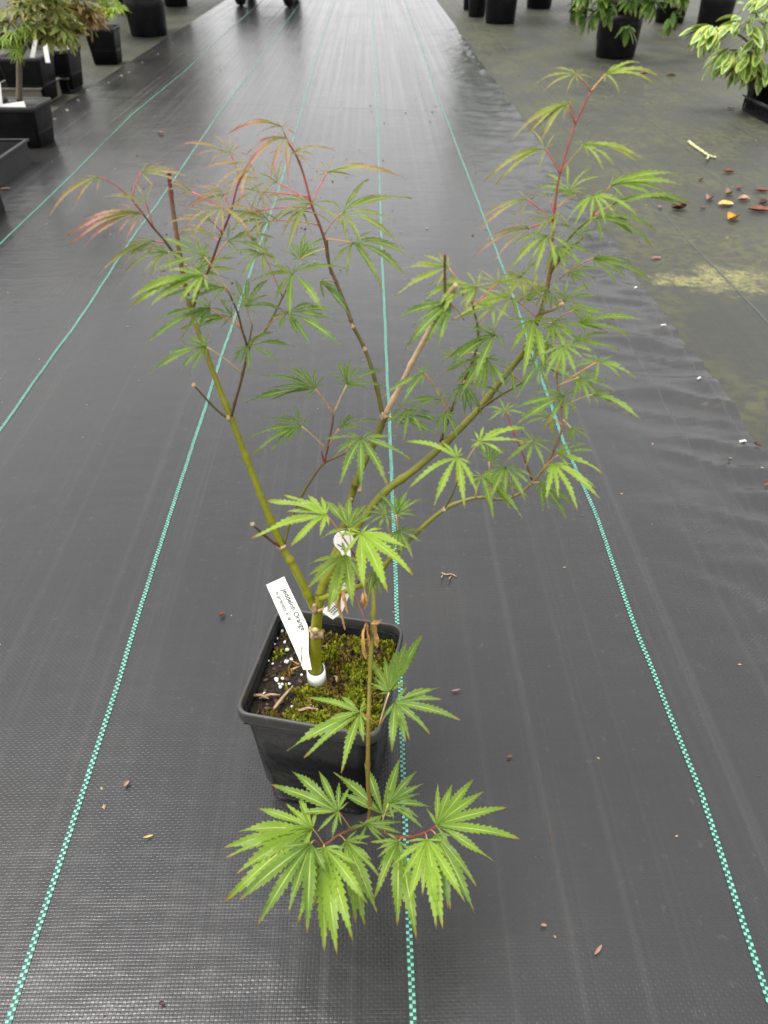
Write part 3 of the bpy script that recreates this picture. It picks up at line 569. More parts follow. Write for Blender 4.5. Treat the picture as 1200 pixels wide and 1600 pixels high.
 ((562,1113), [(448,1173),(475,1184),(482,1090),(533,1208),(506,1128),(572,1090),(568,1160),(530,1086)], .5, .03, (590,1133)), ((608,1082), [(660,993),(620,1013),(577,1027),(573,1065),(655,1012),(636,1002)], .48, .03, (592,1134)),
 ((617,1098), [(687,1075),(719,1125),(612,1176),(640,1156),(634,1160)], .35, .04, (594,1134)),
 ((528,1268), [(425,1227),(455,1204),(498,1204),(547,1227),(519,1311),(460,1272)], .3, .02, (548,1297)), ((598,1273), [(521,1206),(625,1185),(527,1237),(560,1292),(640,1262),(622,1210)], .32, .02, (604,1301)),
 ((607,1256), [(652,1204),(662,1225),(674,1261),(661,1294),(640,1216)], .25, .03, (596,1292)), ((682,1289), [(684,1225),(740,1218),(791,1262),(812,1310),(771,1346),(745,1290)], .62, .03, None),
 ((680,1303), [(742,1428),(704,1422),(744,1384),(720,1340),(700,1420)], .3, .03, (672,1298)), ((667,1312), [(682,1453),(692,1452),(638,1415),(727,1411),(615,1350),(700,1340),(660,1400)], .72, .05, (664,1302)),
 ((623,1314), [(584,1406),(621,1448),(651,1471),(579,1316),(590,1340),(640,1390)], .5, .05, (630,1306)), ((540,1314), [(571,1451),(590,1430),(582,1344),(545,1400),(556,1442),(580,1306)], .45, .05, (530,1306)),
 ((507,1324), [(507,1489),(552,1472),(465,1444),(527,1494),(576,1415),(458,1372),(560,1352),(490,1420)], .7, .04, None), ((488,1295), [(347,1327),(352,1340),(402,1264),(352,1409),(366,1368),(465,1241),(368,1300)], .62, .04, (506,1318)),
 ((486,1318), [(402,1448),(450,1428),(480,1458),(372,1410),(430,1400)], .38, .03, None), ((573,1289), [(628,1285),(628,1302),(600,1320),(540,1296)], .25, .03, None),
]
TOC = lambda p: (CAMP - p).normalized()
def lobe(mb, p0, p1, ctrl, n, W, teeth, rnd, amp=.20):
    rows = []; L = (p1 - p0).length; N = teeth * 2
    st = [0.0, .05]
    for i in range(teeth):
        a = .08 + .86 * i / teeth; b = .08 + .86 * (i + .74) / teeth; st += [a, b]
    st += [.965, 1.0]; n0 = len(mb.v); v, uv, f = [], [], []
    ph = rnd.random() * 6; wob = rnd.uniform(.4, 1) * W * .42; fold = rnd.uniform(.15, .6)
    asy = rnd.uniform(-.01, .01)
    for i, t in enumerate(st):
        p = p0 * (1 - t) ** 2 + ctrl * (2 * t * (1 - t)) + p1 * t * t
        tg = ((ctrl - p0) * (1 - t) + (p1 - ctrl) * t).normalized(); sd = tg.cross(n).normalized(); nn = sd.cross(tg).normalized()
        ww = float(np.interp(t, (0, .06, .2, .38, .5, .66, .82, .93, 1), (.14, .25, .55, .90, 1, .82, .40, .16, .012))) * W
        tooth = 0
        if 2 <= i < len(st) - 2: tooth = 1 if i % 2 else -1
        for k in (-1, -.5, 0, .5, 1):
            e = ww * (1 + (amp * tooth if abs(k) == 1 else 0) * (1 if k < 0 else .92) * rnd.uniform(.7, 1.25))
            q = p + sd * (k * e) + nn * (abs(k) * e * fold + wob * math.sin(t * 9 + ph + k) * abs(k)); 
            if abs(k) == 1 and tooth > 0: q += tg * L * .016
            v.append(q); uv.append((.5 + k / 2, t))
    for i in range(len(st) - 1):
        for k in range(4): f.append((i * 5 + k, i * 5 + k + 1, i * 5 + 6 + k, i * 5 + 5 + k))
    mb.add(v, f, uv)
def expand(b, tips, rnd):
    bx, by = b; T = sorted(((math.atan2(by - y, x - bx), math.hypot(x - bx, y - by)) for x, y in tips))
    # rotate so that the largest gap (the petiole side) is at the end
    n = len(T); gaps = [((T[(i + 1) % n][0] - T[i][0]) % (2 * math.pi) if n > 1 else 6.28, i) for i in range(n)]; g, i = max(gaps)
    T = [T[(i + 1 + k) % n] for k in range(n)]; A = [T[0][0]]; Ls = [T[0][1]]
    for a, l in T[1:]: A.append(A[-1] + ((a - T[0][0] - (A[-1] - T[0][0])) % (2 * math.pi))); Ls.append(l)
    out = list(zip(A, Ls)); mean = sum(Ls) / len(Ls)
    add = []
    for (a, l), (a2, l2) in zip(out, out[1:]):
        if a2 - a > math.radians(27) and len(out) + len(add) < 8: add.append(((a + a2) / 2 + rnd.uniform(-.08, .08), (l + l2) / 2 * rnd.uniform(.7, .95)))
    left = 2 * math.pi - (A[-1] - A[0])
    if left > math.radians(110) and len(out) + len(add) < 9:
        add.append((A[0] - rnd.uniform(.4, .65), Ls[0] * .3 + mean * .12)); add.append((A[-1] + rnd.uniform(.4, .65), Ls[-1] * .3 + mean * .12))
    return [(bx + l * math.cos(a), by - l * math.sin(a)) for a, l in out + add]
ALLBR = [q for k, l in BR.items() if k not in ('T', 'B2', 'B3', 'A5', 'A6', 'C5') for q in l]
def make_leaf(i, b, tips, yel, red, root):
    rnd = random.Random(100 + i); bx, by = b
    if root is None: rq = min(ALLBR, key=lambda q: math.hypot(q[0] - bx, q[1] - by) + (6 if q[1] < by else 0))
    else: rq = min(ALLBR, key=lambda q: math.hypot(q[0] - root[0], q[1] - root[1])); rq = (root[0], root[1], rq[2]) if math.hypot(rq[0] - root[0], rq[1] - root[1]) > 14 else rq
    mx = sum(t[0] for t in tips) / len(tips) - bx; my = by - sum(t[1] for t in tips) / len(tips); ml = math.hypot(mx, my) + 1e-6
    dpx = math.hypot(rq[0] - bx, rq[1] - by)
    y = rq[2] + (my / 80) * .016 + rnd.uniform(-.012, .006) - min(.02, dpx * .00012)
    base = at_y(bx, by, y); view = TOC(base)
    up = Vector((0, 0, 1)); n = None
    jit = Vector((rnd.uniform(-.28, .28), rnd.uniform(-.15, .15), rnd.uniform(-.1, .1)))
    for k in range(11):
        fz = k / 10; n = (up * (1 - fz) + view * fz + jit * (.6)).normalized()
        if n.dot(view) > .66: break
    rootp = at_y(rq[0], rq[1], rq[2])
    px2 = ppm(base); pts = expand(b, tips, rnd); lobes = []
    for (x, yy) in pts:
        d = ray(x, yy); den = d.dot(n); t = (base - CAMP).dot(n) / den if abs(den) > 1e-4 else 1e9
        p = CAMP + d * t; lpx = math.hypot(x - bx, yy - by) / px2
        if (p - base).length > 1.55 * lpx or t < 0:      # keep the lobe a plausible length
            dd = at_y(x, yy, y); p = dd
        if p.z < .008: p = at_z(x, yy, .008 + .004 * rnd.random())
        lobes.append(p)
    mb = MB(); wf = .071 if by > 770 else (.055 if by > 380 else .045)
    if red > .3: wf *= .72
    L0 = max((p - base).length for p in lobes)
    droop = rnd.uniform(.07, .14) + (.09 if by < 400 else (.03 if by < 770 else 0))
    for p in lobes:
        l = (p - base).length; ctrl = (base + p) / 2 + (n * .45 + up * .75) * (droop * l * (1 if l > .5 * L0 else .5))
        if ctrl.z < .02 and base.z > .02: ctrl.z = max(ctrl.z, .02)
        lobe(mb, base * 0, p - base, ctrl - base, n, l * wf * (1.15 if l < .5 * L0 else 1) * rnd.uniform(.9, 1.1), (12 if by > 770 else 9) if l > .035 else 6, rnd, .20 if by > 770 else .27)
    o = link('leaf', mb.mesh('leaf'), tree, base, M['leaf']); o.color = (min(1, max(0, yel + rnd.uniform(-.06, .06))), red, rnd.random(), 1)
    # petiole
    dv = base - rootp; c = rootp + dv * .5 + up * dv.length * rnd.uniform(.02, .12)
    P = [rootp * (1 - t) ** 2 + c * 2 * t * (1 - t) + base * t * t for t in (0, .2, .4, .6, .8, 1)]
    pm = MB(); r = 1.0 / px2; tube(pm, [q - base for q in P], [r * 1.3, r, r * .9, r * .9, r, r * 1.25], 6)
    link('petiole', pm.mesh('petiole'), o, base, M['petiole_red'] if red > .3 else (M['petiole'] if rnd.random() < .55 else M['petiole_tan']))
    return o
for i, L in enumerate(LEAVES): make_leaf(i, *L)
# dried, curled leaves hanging in the crown
def dried(pts, width, seed):
    rnd = random.Random(seed); mb = MB()
    for path in pts:
        q = crom([(a, b, y) for a, b, y in path], 6); P = [at_y(a, b, Y0 + y) for a, b, y in q]; v, f = [], []
        for k, p in enumerate(P):
            t = k / (len(P) - 1); ww = width * (math.sin(math.pi * min(1, t * .9 + .08)) ** .7) / ppm(p) * rnd.uniform(.75, 1.2); a = t * 3.5 + seed
            e = Vector((math.cos(a * .5), math.sin(a * .5) * .8, 0)) * ww; g = Vector((-math.sin(a * .5), math.cos(a * .5), 0)) * ww * .7
            v += [p - e, p - e * .4 + g, p + e * .4 - g * .2, p + e + g * .3]
        f = [(4 * k + j, 4 * k + j + 1, 4 * k + 5 + j, 4 * k + 4 + j) for k in range(len(P) - 1) for j in range(3)]; mb.add(v, f)
    return link('dried_leaf', mb.mesh('dried_leaf'), tree, mat=M['dry'])
dried([[(533, 924, -.03), (527, 938, -.032), (535, 962, -.034), (539, 984, -.034)], [(534, 924, -.03), (540, 938, -.034), (543, 960, -.034)], [(533, 924, -.03), (531, 945, -.028), (538, 975, -.03)]], 5.9, 1)
dried([[(573, 974, -.05), (569, 990, -.052), (568, 1010, -.053), (572, 1030, -.053)], [(580, 974, -.052), (588, 972, -.054), (596, 968, -.054)], [(586, 972, -.054), (589, 990, -.055), (588, 1010, -.056)], [(574, 976, -.05), (577, 996, -.052), (575, 1022, -.052)]], 6.2, 2)
dried([[(568, 925, -.032), (567, 938, -.034), (566, 950, -.034)], [(570, 920, -.032), (572, 935, -.034), (570, 952, -.036)]], 4.5, 3)
dried([[(858, 652, -.02), (862, 668, -.02), (864, 680, -.02)], [(860, 652, -.02), (856, 662, -.02), (852, 668, -.02)]], 3.0, 5)
for pts in ([(553, 914, -.026, 1), (561, 944, -.036, 1), (572, 972, -.048, 1.1), (583, 996, -.052, .7)], [(548, 912, -.024, .8), (534, 916, -.028, .8), (532, 924, -.03, .8)]):
    branch('x%d' % pts[0][0], pts, (.2, .05, .03), (.2, .06, .03), 'petiole', 0)
# shrivelled leaf by the plant tag
dried([[(470, 1038, -.02), (462, 1036, -.022), (451, 1029, -.022)], [(470, 1040, -.02), (460, 1044, -.022), (453, 1046, -.022)], [(470, 1038, -.02), (471, 1022, -.02), (472, 1008, -.02)]], 2.2, 8)

# ------------------------------------------------------------------ plant tags
def slab(name, poly, nrm, th, mat, parent=None, loc=(0, 0, 0)):
    n = len(poly); loc = Vector(loc); v = [p - loc for p in poly] + [p - loc - nrm * th for p in poly]
    f = [tuple(range(n)), tuple(range(2 * n - 1, n - 1, -1))] + [(i, (i + 1) % n, (i + 1) % n + n, i + n) for i in range(n)]
    return link(name, mesh(name, v, f, False), parent, loc, mat)
def text(name, s, parent, origin, xdir, ydir, nrm, size, mat, loc, sx=1.0):
    c = bpy.data.curves.new(name, 'FONT'); c.body = s; c.size = size; c.extrude = 0; c.offset = size * .014
    tmp = bpy.data.objects.new('tmp', c); COL.objects.link(tmp); bpy.context.view_layer.update()
    m = bpy.data.meshes.new_from_object(tmp.evaluated_get(bpy.context.evaluated_depsgraph_get())); bpy.data.objects.remove(tmp)
    R = Matrix((xdir * sx, ydir, nrm)).transposed()
    for q in m.vertices: q.co = R @ q.co + origin - Vector(loc)
    m.materials.clear(); o = link(name, m, parent, loc, mat); return o
TY0, TY1 = Y0 + .024, Y0 - .018        # tag: top and foot distances
pl = lambda px, py: at_y(px, py, TY0 + (TY1 - TY0) * (py - 905) / 150)
poly = [pl(*p) for p in [(416, 914), (444, 901), (449, 912), (480, 976), (482, 986), (482, 1020), (487, 1046), (474, 1046), (463, 1020)]]
nt_ = (poly[3] - poly[0]).cross(poly[1] - poly[0]).normalized(); nt_ = nt_ if nt_.dot(TOC(poly[0])) > 0 else -nt_
for k in range(2, len(poly)): poly[k] = poly[k] - nt_ * nt_.dot(poly[k] - poly[0])
tg1 = slab('plant_tag', poly, nt_, .0005, M['white'], None, poly[0]); tag(tg1, 'cream white name tag with printed plant name leaning in the pot beside the trunk', 'plant tag')
d_ = (pl(480, 976) - pl(444, 901)).normalized(); d_ = (d_ - nt_ * d_.dot(nt_)).normalized(); e_ = nt_.cross(d_).normalized()
if e_.dot(pl(444, 901) - pl(416, 914)) < 0: e_ = -e_
tp = lambda px, py: (lambda p: p - nt_ * nt_.dot(p - poly[0]) + nt_ * .0002)(pl(px, py))
text('lettering', 'Jeddeloh Orange', tg1, tp(440.5, 921.5), d_, e_, d_.cross(e_), .0059, M['ink'], poly[0], .94)
text('lettering', 'm (prres-bocx_xr_lar', tg1, tp(430, 926), d_, e_, d_.cross(e_), .0048, M['ink'], poly[0], .62)
# band of the tag wrapped round the trunk foot
mb = MB(); cb = at_y(494, 1051, Y0); rb = 13.2 / ppm(cb); vv_ = []; ff = []; NN = 26
for k in range(NN + 1):
    a = math.radians(165 + 235 * k / NN); t = k / NN
    zz = (.010 + .003 * math.sin(t * 3.1)); zc = cb.z + .0010 - .0035 * math.sin(t * 3.14)
    for (r_, z_) in ((rb, zc + zz * .55), (rb + .0006, zc - zz * .62), (rb + .0011, zc - zz * .62), (rb + .0005, zc + zz * .55)): vv_.append(Vector((cb.x + r_ * math.cos(a), cb.y + r_ * math.sin(a), z_)))
for k in range(NN):
    for j in range(4): ff.append((4 * k + j, 4 * k + (j + 1) % 4, 4 * k + 4 + (j + 1) % 4, 4 * k + 4 + j))
mb.add([p - poly[0] for p in vv_], ff); link('tag_loop', mb.mesh('tag_loop'), tg1, poly[0], M['white'])
# second tag hanging behind the trunk
yb = Y0 - .006; pb = lambda px, py: at_y(px, py, yb - (py - 900) * .00006)
ring = [pb(537 + 16 * math.cos(a), 845 - 15 * math.sin(a)) for a in [math.radians(d) for d in range(-50, 215, 20)]]
poly2 = [pb(541, 905), pb(549, 872)] + ring + [pb(545, 880)] if False else [pb(548, 866)] + ring + [pb(532, 862), pb(538, 880), pb(536, 905), pb(523, 940), pb(506, 952), pb(504, 957), pb(520, 968), pb(534, 958), pb(549, 922)]
n2 = (pb(549, 866) - pb(520, 968)).cross(pb(504, 957) - pb(520, 968)).normalized(); n2 = n2 if n2.dot(TOC(poly2[0])) > 0 else -n2
tg2 = slab('plant_tag', poly2, n2, .0005, M['white'], None, poly2[0]); tag(tg2, 'white loop tag hanging behind the bright yellow-green leaves above the soil', 'plant tag')
for (a, b) in (((514, 955), (527, 943)), ((517, 957), (530, 945)), ((520, 960), (531, 949))):
    A, B = pb(*a) + n2 * .0004, pb(*b) + n2 * .0004; s_ = (B - A).cross(n2).normalized() * .0005
    for k in range(5):
        q0, q1 = A.lerp(B, k / 5), A.lerp(B, (k + .7) / 5); slab('print_mark', [q0 - s_, q1 - s_, q1 + s_, q0 + s_], n2, .0001, M['dark_ink'], tg2, poly2[0])
for (a, b) in (((527, 850), (534, 854)), ((533, 858), (540, 855))):
    A, B = pb(*a) + n2 * .0004, pb(*b) + n2 * .0004; s_ = (B - A).cross(n2).normalized() * .0004; slab('print_mark', [A - s_, B - s_, B + s_, A + s_], n2, .0001, M['dark_ink'], tg2, poly2[0])

# ------------------------------------------------------------------ leaf shapes for the plants around
def ell_leaf(L=1.0, W=.17, bend=.18, n=7):
    v, f, uv = [], [], []
    for i in range(n + 1):
        t = i / n; ww = W * math.sin(math.pi * min(1, t * .96 + .02)) ** .75; z = -bend * t * t
        for k in (-1, 0, 1): v.append((k * ww, t * L, z + abs(k) * ww * .25)); uv.append((.5 + k / 2, t))
    for i in range(n):
        for k in range(2): f.append((3 * i + k, 3 * i + k + 1, 3 * i + 4 + k, 3 * i + 3 + k))
    return mesh('leaf', v, f, True, uv)
def palm_leaf(seed, wf=.13, lobes=7, droop=.25, span=125):
    rnd = random.Random(seed); mb = MB()
    for k in range(lobes):
        a = math.radians(-span + 2 * span * k / (lobes - 1)); l = 1 - .55 * (abs(a) / math.radians(span)) ** 1.6; d = Vector((math.sin(a), math.cos(a), 0))
        p = d * l + Vector((0, 0, -droop * l * rnd.uniform(.6, 1.4))); lobe(mb, Vector((0, 0, 0)), p, d * l * .5 + Vector((0, 0, .06)), Vector((0, 0, 1)), wf * l * 1.1, 3, rnd, .2)
    return mb.mesh('leaf')
def orient(d, roll=0):
    """rotation that sends +Y to d with +Z as near up as can be"""
    d = Vector(d).normalized(); z = Vector((0, 0, 1)) - d * d.z
    z = z.normalized() if z.length > .05 else Vector((1, 0, 0)); x = d.cross(z)
    return (Matrix((x, d, z)).transposed() @ Matrix.Rotation(roll, 3, 'Y')).to_euler()
def square_pot(px, py, wpx, h, label, cat='plant pot', group=None, ang=0, mat='far_pot', z=0.0, taper=.78, name='plant_pot', soil=True):
    """stands with the middle of its near foot at the pixel"""
    p = at_z(px, py, z); hs_ = wpx / ppm(p) / 2 / taper; p = p + Vector((0, hs_ * taper, 0)); o = link(name, None, loc=(p.x, p.y, z))
    c = (p.x, p.y, z); R = Matrix.Rotation(ang, 3, 'Z')
    link('pot_body', square_shell(MB(), [(hs_ * taper, .012, .001), (hs_ * .96, .014, h - .015), (hs_ * .97, .014, h - .006), (hs_ * .93, .012, h - .006), (hs_ * .85, .012, h * .35)], c, ang, .003).mesh('pot_body'), o, mat=M[mat])
    mb = MB(); n = len(rsq(1, .1)); v = []; f = []
    lv = ((.955, h - .016), (1.0, h - .016), (1.0, h - .001), (.985, h), (.95, h), (.94, h - .012))
    for k, zz in lv:
        for x, y in rsq(hs_ * k, .014): v.append(Vector(c) + R @ Vector((x, y, zz)))
    for i in range(len(lv) - 1):
        for k in range(n): f.append((i * n + k, i * n + (k + 1) % n, (i + 1) * n + (k + 1) % n, (i + 1) * n + k))
    mb.add(v, f); link('rim', mb.mesh('rim'), o, mat=M['far_rim'])
    if soil:
        v = [Vector(c) + R @ Vector((x, y, h - .022)) for x, y in rsq(hs_ * .93, .012)]; link('potting_soil', mesh('potting_soil', v, [tuple(range(len(v)))]), o, mat=M['soil'])
    tag(o, label, cat, group); return o, Vector(c), hs_, h
def round_pot(px, py, wpx, h, label, group=None, taper=.84):
    p = at_z(px, py); r = wpx / ppm(p) / 2; p = p + Vector((0, r, 0)); o = link('plant_pot', None, loc=(p.x, p.y, 0)); R1 = r / taper
    mb = lathe(MB(), [(0.001, .001), (r * .97, .001), (r, .006), (r * .5 + R1 * .49, h * .55), (R1 * .985, h - .03), (R1 * .95, h - .05), (R1 * .8, h * .4)], 36, (p.x, p.y, 0)); link('pot_body', mb.mesh('pot_body'), o, mat=M['far_pot'])
    mb = lathe(MB(), [(R1 * .985, h - .032), (R1 * 1.02, h - .03), (R1 * 1.03, h - .004), (R1 * 1.0, h), (R1 * .965, h - .004), (R1 * .95, h - .05)], 36, (p.x, p.y, 0)); link('rim', mb.mesh('rim'), o, mat=M['far_rim'])
    a = [Vector((p.x + R1 * .955 * math.cos(t), p.y + R1 * .955 * math.sin(t), h - .045)) for t in np.linspace(0, 2 * math.pi, 25)[:-1]]; link('potting_soil', mesh('potting_soil', a, [tuple(range(24))]), o, mat=M['soil'])
    tag(o, label, 'plant pot', group); return o, Vector((p.x, p.y, 0)), R1, h
def stems(o, base, tops, r, col):
    for t in tops:
        mb = MB(); b = Vector(base); t = Vector(t); m = b.lerp(t, .5) + Vector((random.uniform(-.02, .02), random.uniform(-.02, .02), .02)); P = [b * (1 - k) ** 2 + m * 2 * k * (1 - k) + t * k * k for k in np.linspace(0, 1, 6)]
        tube(mb, P, list(np.linspace(r, r * .4, 6)), 7, [col] * 6); link('branch', mb.mesh('branch'), o, mat=M['bark'])
VAR = {}
def shape_for(m, mat):
    k = (m.name, mat)
    if k not in VAR: VAR[k] = m.copy(); VAR[k].materials.clear(); VAR[k].materials.append(M[mat])
    return VAR[k]
def foliage(o, shapes, mat, n, pts, size, rnd, yel=(.2, .6), red=(0, .1), down=-.25):
    """separate leaves round given centres"""
    for k in range(n):
        c, rad, axis = pts[k % len(pts)]; u = Vector((rnd.gauss(0, 1), rnd.gauss(0, 1), rnd.gauss(0, .8))); u.normalize(); p = c + Vector((u.x * rad[0], u.y * rad[1], u.z * rad[2])) * rnd.uniform(.35, 1)
        d = Vector((u.x, u.y, u.z * .4 + down)) + axis; q = size * rnd.uniform(.7, 1.2)
        l = link('leaf', shape_for(rnd.choice(shapes), mat), o, p, M[mat], orient(d, rnd.uniform(-.5, .5)), (q, q, q)); l.color = (rnd.uniform(*yel), rnd.uniform(*red), rnd.random(), 1)
def crown(o, shapes, mat, n, c, rad, size, rnd, yel=.3, red=.1):
    """one joined crown for plants whose leaves stay out of the picture"""
    mb = MB()
    for k in range(n):
        u = Vector((rnd.gauss(0, 1), rnd.gauss(0, 1), rnd.gauss(0, 1))); u.normalize(); p = Vector(c) + Vector((u.x * rad[0], u.y * rad[1], u.z * rad[2])) * rnd.random() ** .4; q = size * rnd.uniform(.7, 1.3)
        R = orient(Vector((u.x, u.y, u.z * .4 - .2)), rnd.uniform(-.6, .6)).to_matrix(); s = rnd.choice(shapes)
        mb.add([p + R @ (x.co * q) for x in s.vertices], [tuple(f.vertices) for f in s.polygons], [tuple(s.uv_layers[0].data[0].uv)] * 0 or [(.5 + .4 * ((j % 3) - 1), .4) for j in range(len(s.vertices))])
    l = link('crown', mb.mesh('crown'), o, mat=M[mat]); l.color = (yel, red, .5, 1); return l
def bg_tag(px, py, px2, py2, y, wpx, label, group='white tags in the potted plants on the left'):
    A, B = at_y(px, py, y), at_y(px2, py2, y + .01); s_ = (B - A).cross(TOC(A)).normalized() * (wpx / ppm(A) / 2); nn = (B - A).cross(s_).normalized()
    nn = nn if nn.dot(TOC(A)) > 0 else -nn
    o = slab('plant_tag', [A - s_, B - s_, B + s_, A + s_], nn, .0008, M['white'], None, A); tag(o, label, 'plant tag', group); return o
ELL = [ell_leaf(1, .17, .2), ell_leaf(1, .19, .05), ell_leaf(1, .15, .35)]
PAL = [palm_leaf(s_) for s_ in range(4)]; LACE = [palm_leaf(20 + s_, .05, 9, .5, 110) for s_ in range(3)]
rb_ = random.Random(31)
# --- left-hand group
def tray(px, py, wpx, dpx_m, h, label, mat, slots=False, cat='tray', name='nursery_tray', rz=0.0):
    """right front foot corner at pixel; width to the left, depth backwards"""
    p = at_z(px, py); W = wpx / ppm(p); D = dpx_m; R = Matrix.Rotation(rz, 3, 'Z'); base = Vector((p.x, p.y, 0)); o = link(name, None, loc=base); t = .004
    def wall(a, b, nm):
        mb = MB(); a, b = Vector(a), Vector(b); d = (b - a); L = d.length; d.normalize(); nrm = d.cross(Vector((0, 0, 1)))
        if slots:
            k = max(3, int(L / .022)); mb2 = []
            for i in range(k + 1):
                c = a + d * (L * i / k) + Vector((0, 0, h * .5)); mb.box(base + R @ c, (.006, .006, h * .62) if True else 0, rz)
            for zz, hh in ((h * .1, h * .2), (h * .88, h * .22)): mb.box(base + R @ ((a + b) / 2 + Vector((0, 0, zz))), (abs(d.x) * L + t, abs(d.y) * L + t, hh), rz)
        else:
            mb.box(base + R @ ((a + b) / 2 + Vector((0, 0, h / 2))), (abs(d.x) * L + t, abs(d.y) * L + t, h), rz)
        link(nm, mb.mesh(nm, False), o, mat=M[mat])
    wall((-W, 0, 0), (0, 0, 0), 'side_wall'); wall((.001, 0.003, 0), (.001, D, 0), 'side_wall'); wall((-W, D + .002, 0), (0, D + .002, 0), 'side_wall'); wall((-W - .001, .003, 0), (-W - .001, D, 0), 'side_wall')
    mb = MB(); mb.box(base + R @ Vector((-W / 2, D / 2, .004)), (W - .006, D - .006, .005), rz); link('base', mb.mesh('base', False), o, mat=M[mat])
    mb = MB()
    for c, s_ in (((-W / 2, -.004, h), (W + .022, .012, .006)), ((-W / 2, D + .006, h), (W + .022, .012, .006)), ((.005, D / 2 + .001, h), (.012, D - .002, .006)), ((-W - .005, D / 2 + .001, h), (.012, D - .002, .006))): mb.box(base + R @ Vector(c), s_, rz)
    link('rim', mb.mesh('rim', False), o, mat=M['far_rim'] if mat != 'beige_tray' else M[mat]); tag(o, label, cat); return o, base, W, D
def bk(px, py, D):
    p = at_z(px, py); p.y -= D; d = ROT.transposed() @ (p - CAMP); k = d.dot(FV); return 600 + F_PX * d.dot(RV) / k, 800 - F_PX * d.dot(UV_) / k
def dep(a, b): return at_z(*b).y - at_z(*a).y
tray(*bk(49, 256, .30), 150, .30, .07, 'empty dark grey plastic tray at the left edge in front of the potted maple', 'far_rim')
tray(*bk(7, 332, .2), 150, .2, .10, 'black plastic tray corner cut off by the left edge of the picture', 'far_pot')
o, c, hs_, h = square_pot(36, 234, 60, .135, 'square black pot with a thick-trunked maple and a white tag, nearest on the left', ang=-.05)
# its small maple
mt = link('maple_tree', None, loc=c + Vector((0, 0, h - .02))); tag(mt, 'dull green maple with a thick crooked trunk in the nearest left-hand pot', 'maple tree')
yt = c.y
def px_tube(o, pts, cols, name='trunk'):
    q = crom([(a, b, yt, r) for a, b, r in pts], 6); P = [at_y(a, b, y) for a, b, y, r in q]; mb = MB(); tube(mb, P, [r / ppm(p) for p, (a, b, y, r) in zip(P, q)], 9, [cols] * len(P)); link(name, mb.mesh(name), o, mat=M['bark'])
px_tube(mt, [(30, 158, 4.6), (30, 125, 4.4), (30, 100, 4.2), (33, 85, 3.6), (45, 66, 3), (58, 52, 2.4)], (.10, .075, .05)); px_tube(mt, [(30, 98, 3), (26, 82, 2.4), (14, 70, 1.6), (2, 66, 1.2)], (.10, .075, .05), 'branch'); px_tube(mt, [(42, 70, 2), (60, 40, 1.6), (80, 20, 1.2)], (.10, .075, .05), 'branch')
g0 = lambda px, py, y: at_y(px, py, y)
foliage(mt, PAL, 'bg_maple', 84, [(g0(30, 30, yt), (.07, .08, .05), Vector((0, -.5, 0))), (g0(75, 35, yt), (.06, .08, .05), Vector((.3, -.4, 0))), (g0(100, 40, yt), (.035, .06, .04), Vector((.6, -.3, -.2))), (g0(55, 5, yt), (.1, .1, .04), Vector((0, -.4, 0))), (g0(20, -40, yt), (.12, .12, .08), Vector((0, -.3, 0))), (g0(90, -30, yt), (.1, .12, .07), Vector((0, -.3, 0)))], .058, rb_, (.1, .8), (.0, .35))
foliage(mt, LACE, 'leaf', 18, [(g0(18, 70, yt - .06), (.05, .05, .03), Vector((0, -.3, -.2))), (g0(32, 42, yt - .06), (.03, .05, .02), Vector((.2, -.3, .3)))], .05, rb_, (.7, 1), (0, .2))
bg_tag(-2, 172, 40, 166, c.y - hs_ * .75, 14, 'wide white tag lying over the rim of the nearest left-hand pot', None); bg_tag(3, 180, -2, 130, c.y - hs_ * .9, 5, 'narrow white tag standing at the very left edge', None)
o3, b3, W3, D3 = tray(68, 166, 75, dep((68, 166), (98, 149)), .065, 'muddy beige-brown tray under a square pot on the left', 'beige_tray')
o4, b4, W4, D4 = tray(109, 146, 66, dep((109, 146), (147, 134)), .058, 'black slotted crate under a square pot on the left', 'far_pot', True, 'crate', 'nursery_crate')
tray_z = .012
o, c, hs_, h = square_pot(48, 160, 52, .165, 'square black pot standing in the muddy beige tray', z=tray_z, ang=-.04)
bg_tag(75, 98, 69, 65, c.y - hs_ * .6, 7, 'tall white tag standing in the pot in the beige tray'); bg_tag(49, 97, 56, 60, c.y - hs_ * .2, 6, 'leaning white tag left of the tall one in the same pot'); bg_tag(36, 95, 50, 97, c.y - hs_ * .7, 7, 'white tag folded over the rim of the pot in the beige tray')
o, c, hs_, h = square_pot(92, 140, 48, .155, 'square black pot standing in the slotted crate', z=tray_z, ang=-.06)
bg_tag(108, 83, 102, 58, c.y - hs_ * .6, 7, 'tall white tag standing in the pot in the slotted crate'); bg_tag(86, 81, 98, 80, c.y - hs_ * .7, 5, 'small white tag on the rim of the pot in the slotted crate')
m2 = link('maple_tree', None, loc=c + Vector((0, 0, h))); tag(m2, 'thin green-stemmed maple growing in the pot in the slotted crate', 'maple tree'); yt = c.y
px_tube(m2, [(94, 84, 3), (93, 62, 2.6), (92, 45, 2)], (.10, .12, .02)); foliage(m2, PAL, 'bg_maple', 46, [(g0(95, 20, yt), (.10, .1, .06), Vector((.2, -.3, 0))), (g0(130, 15, yt), (.06, .08, .05), Vector((.4, -.3, 0))), (g0(85, -35, yt), (.14, .12, .1), Vector((0, -.3, 0)))], .08, rb_, (.1, .4), (.2, .8))
o, c, hs_, h = square_pot(165, 101, 36, .165, 'slim square black pot with a lime-green plant, standing alone on the left', ang=.02); yt = c.y
bg_tag(158, 51, 152, 55, c.y - hs_ * .9, 12, 'white tag folded over the rim of the slim pot'); bg_tag(146, 18, 138, 34, c.y + .02, 6, 'white tag hanging in the air above the slim pot')
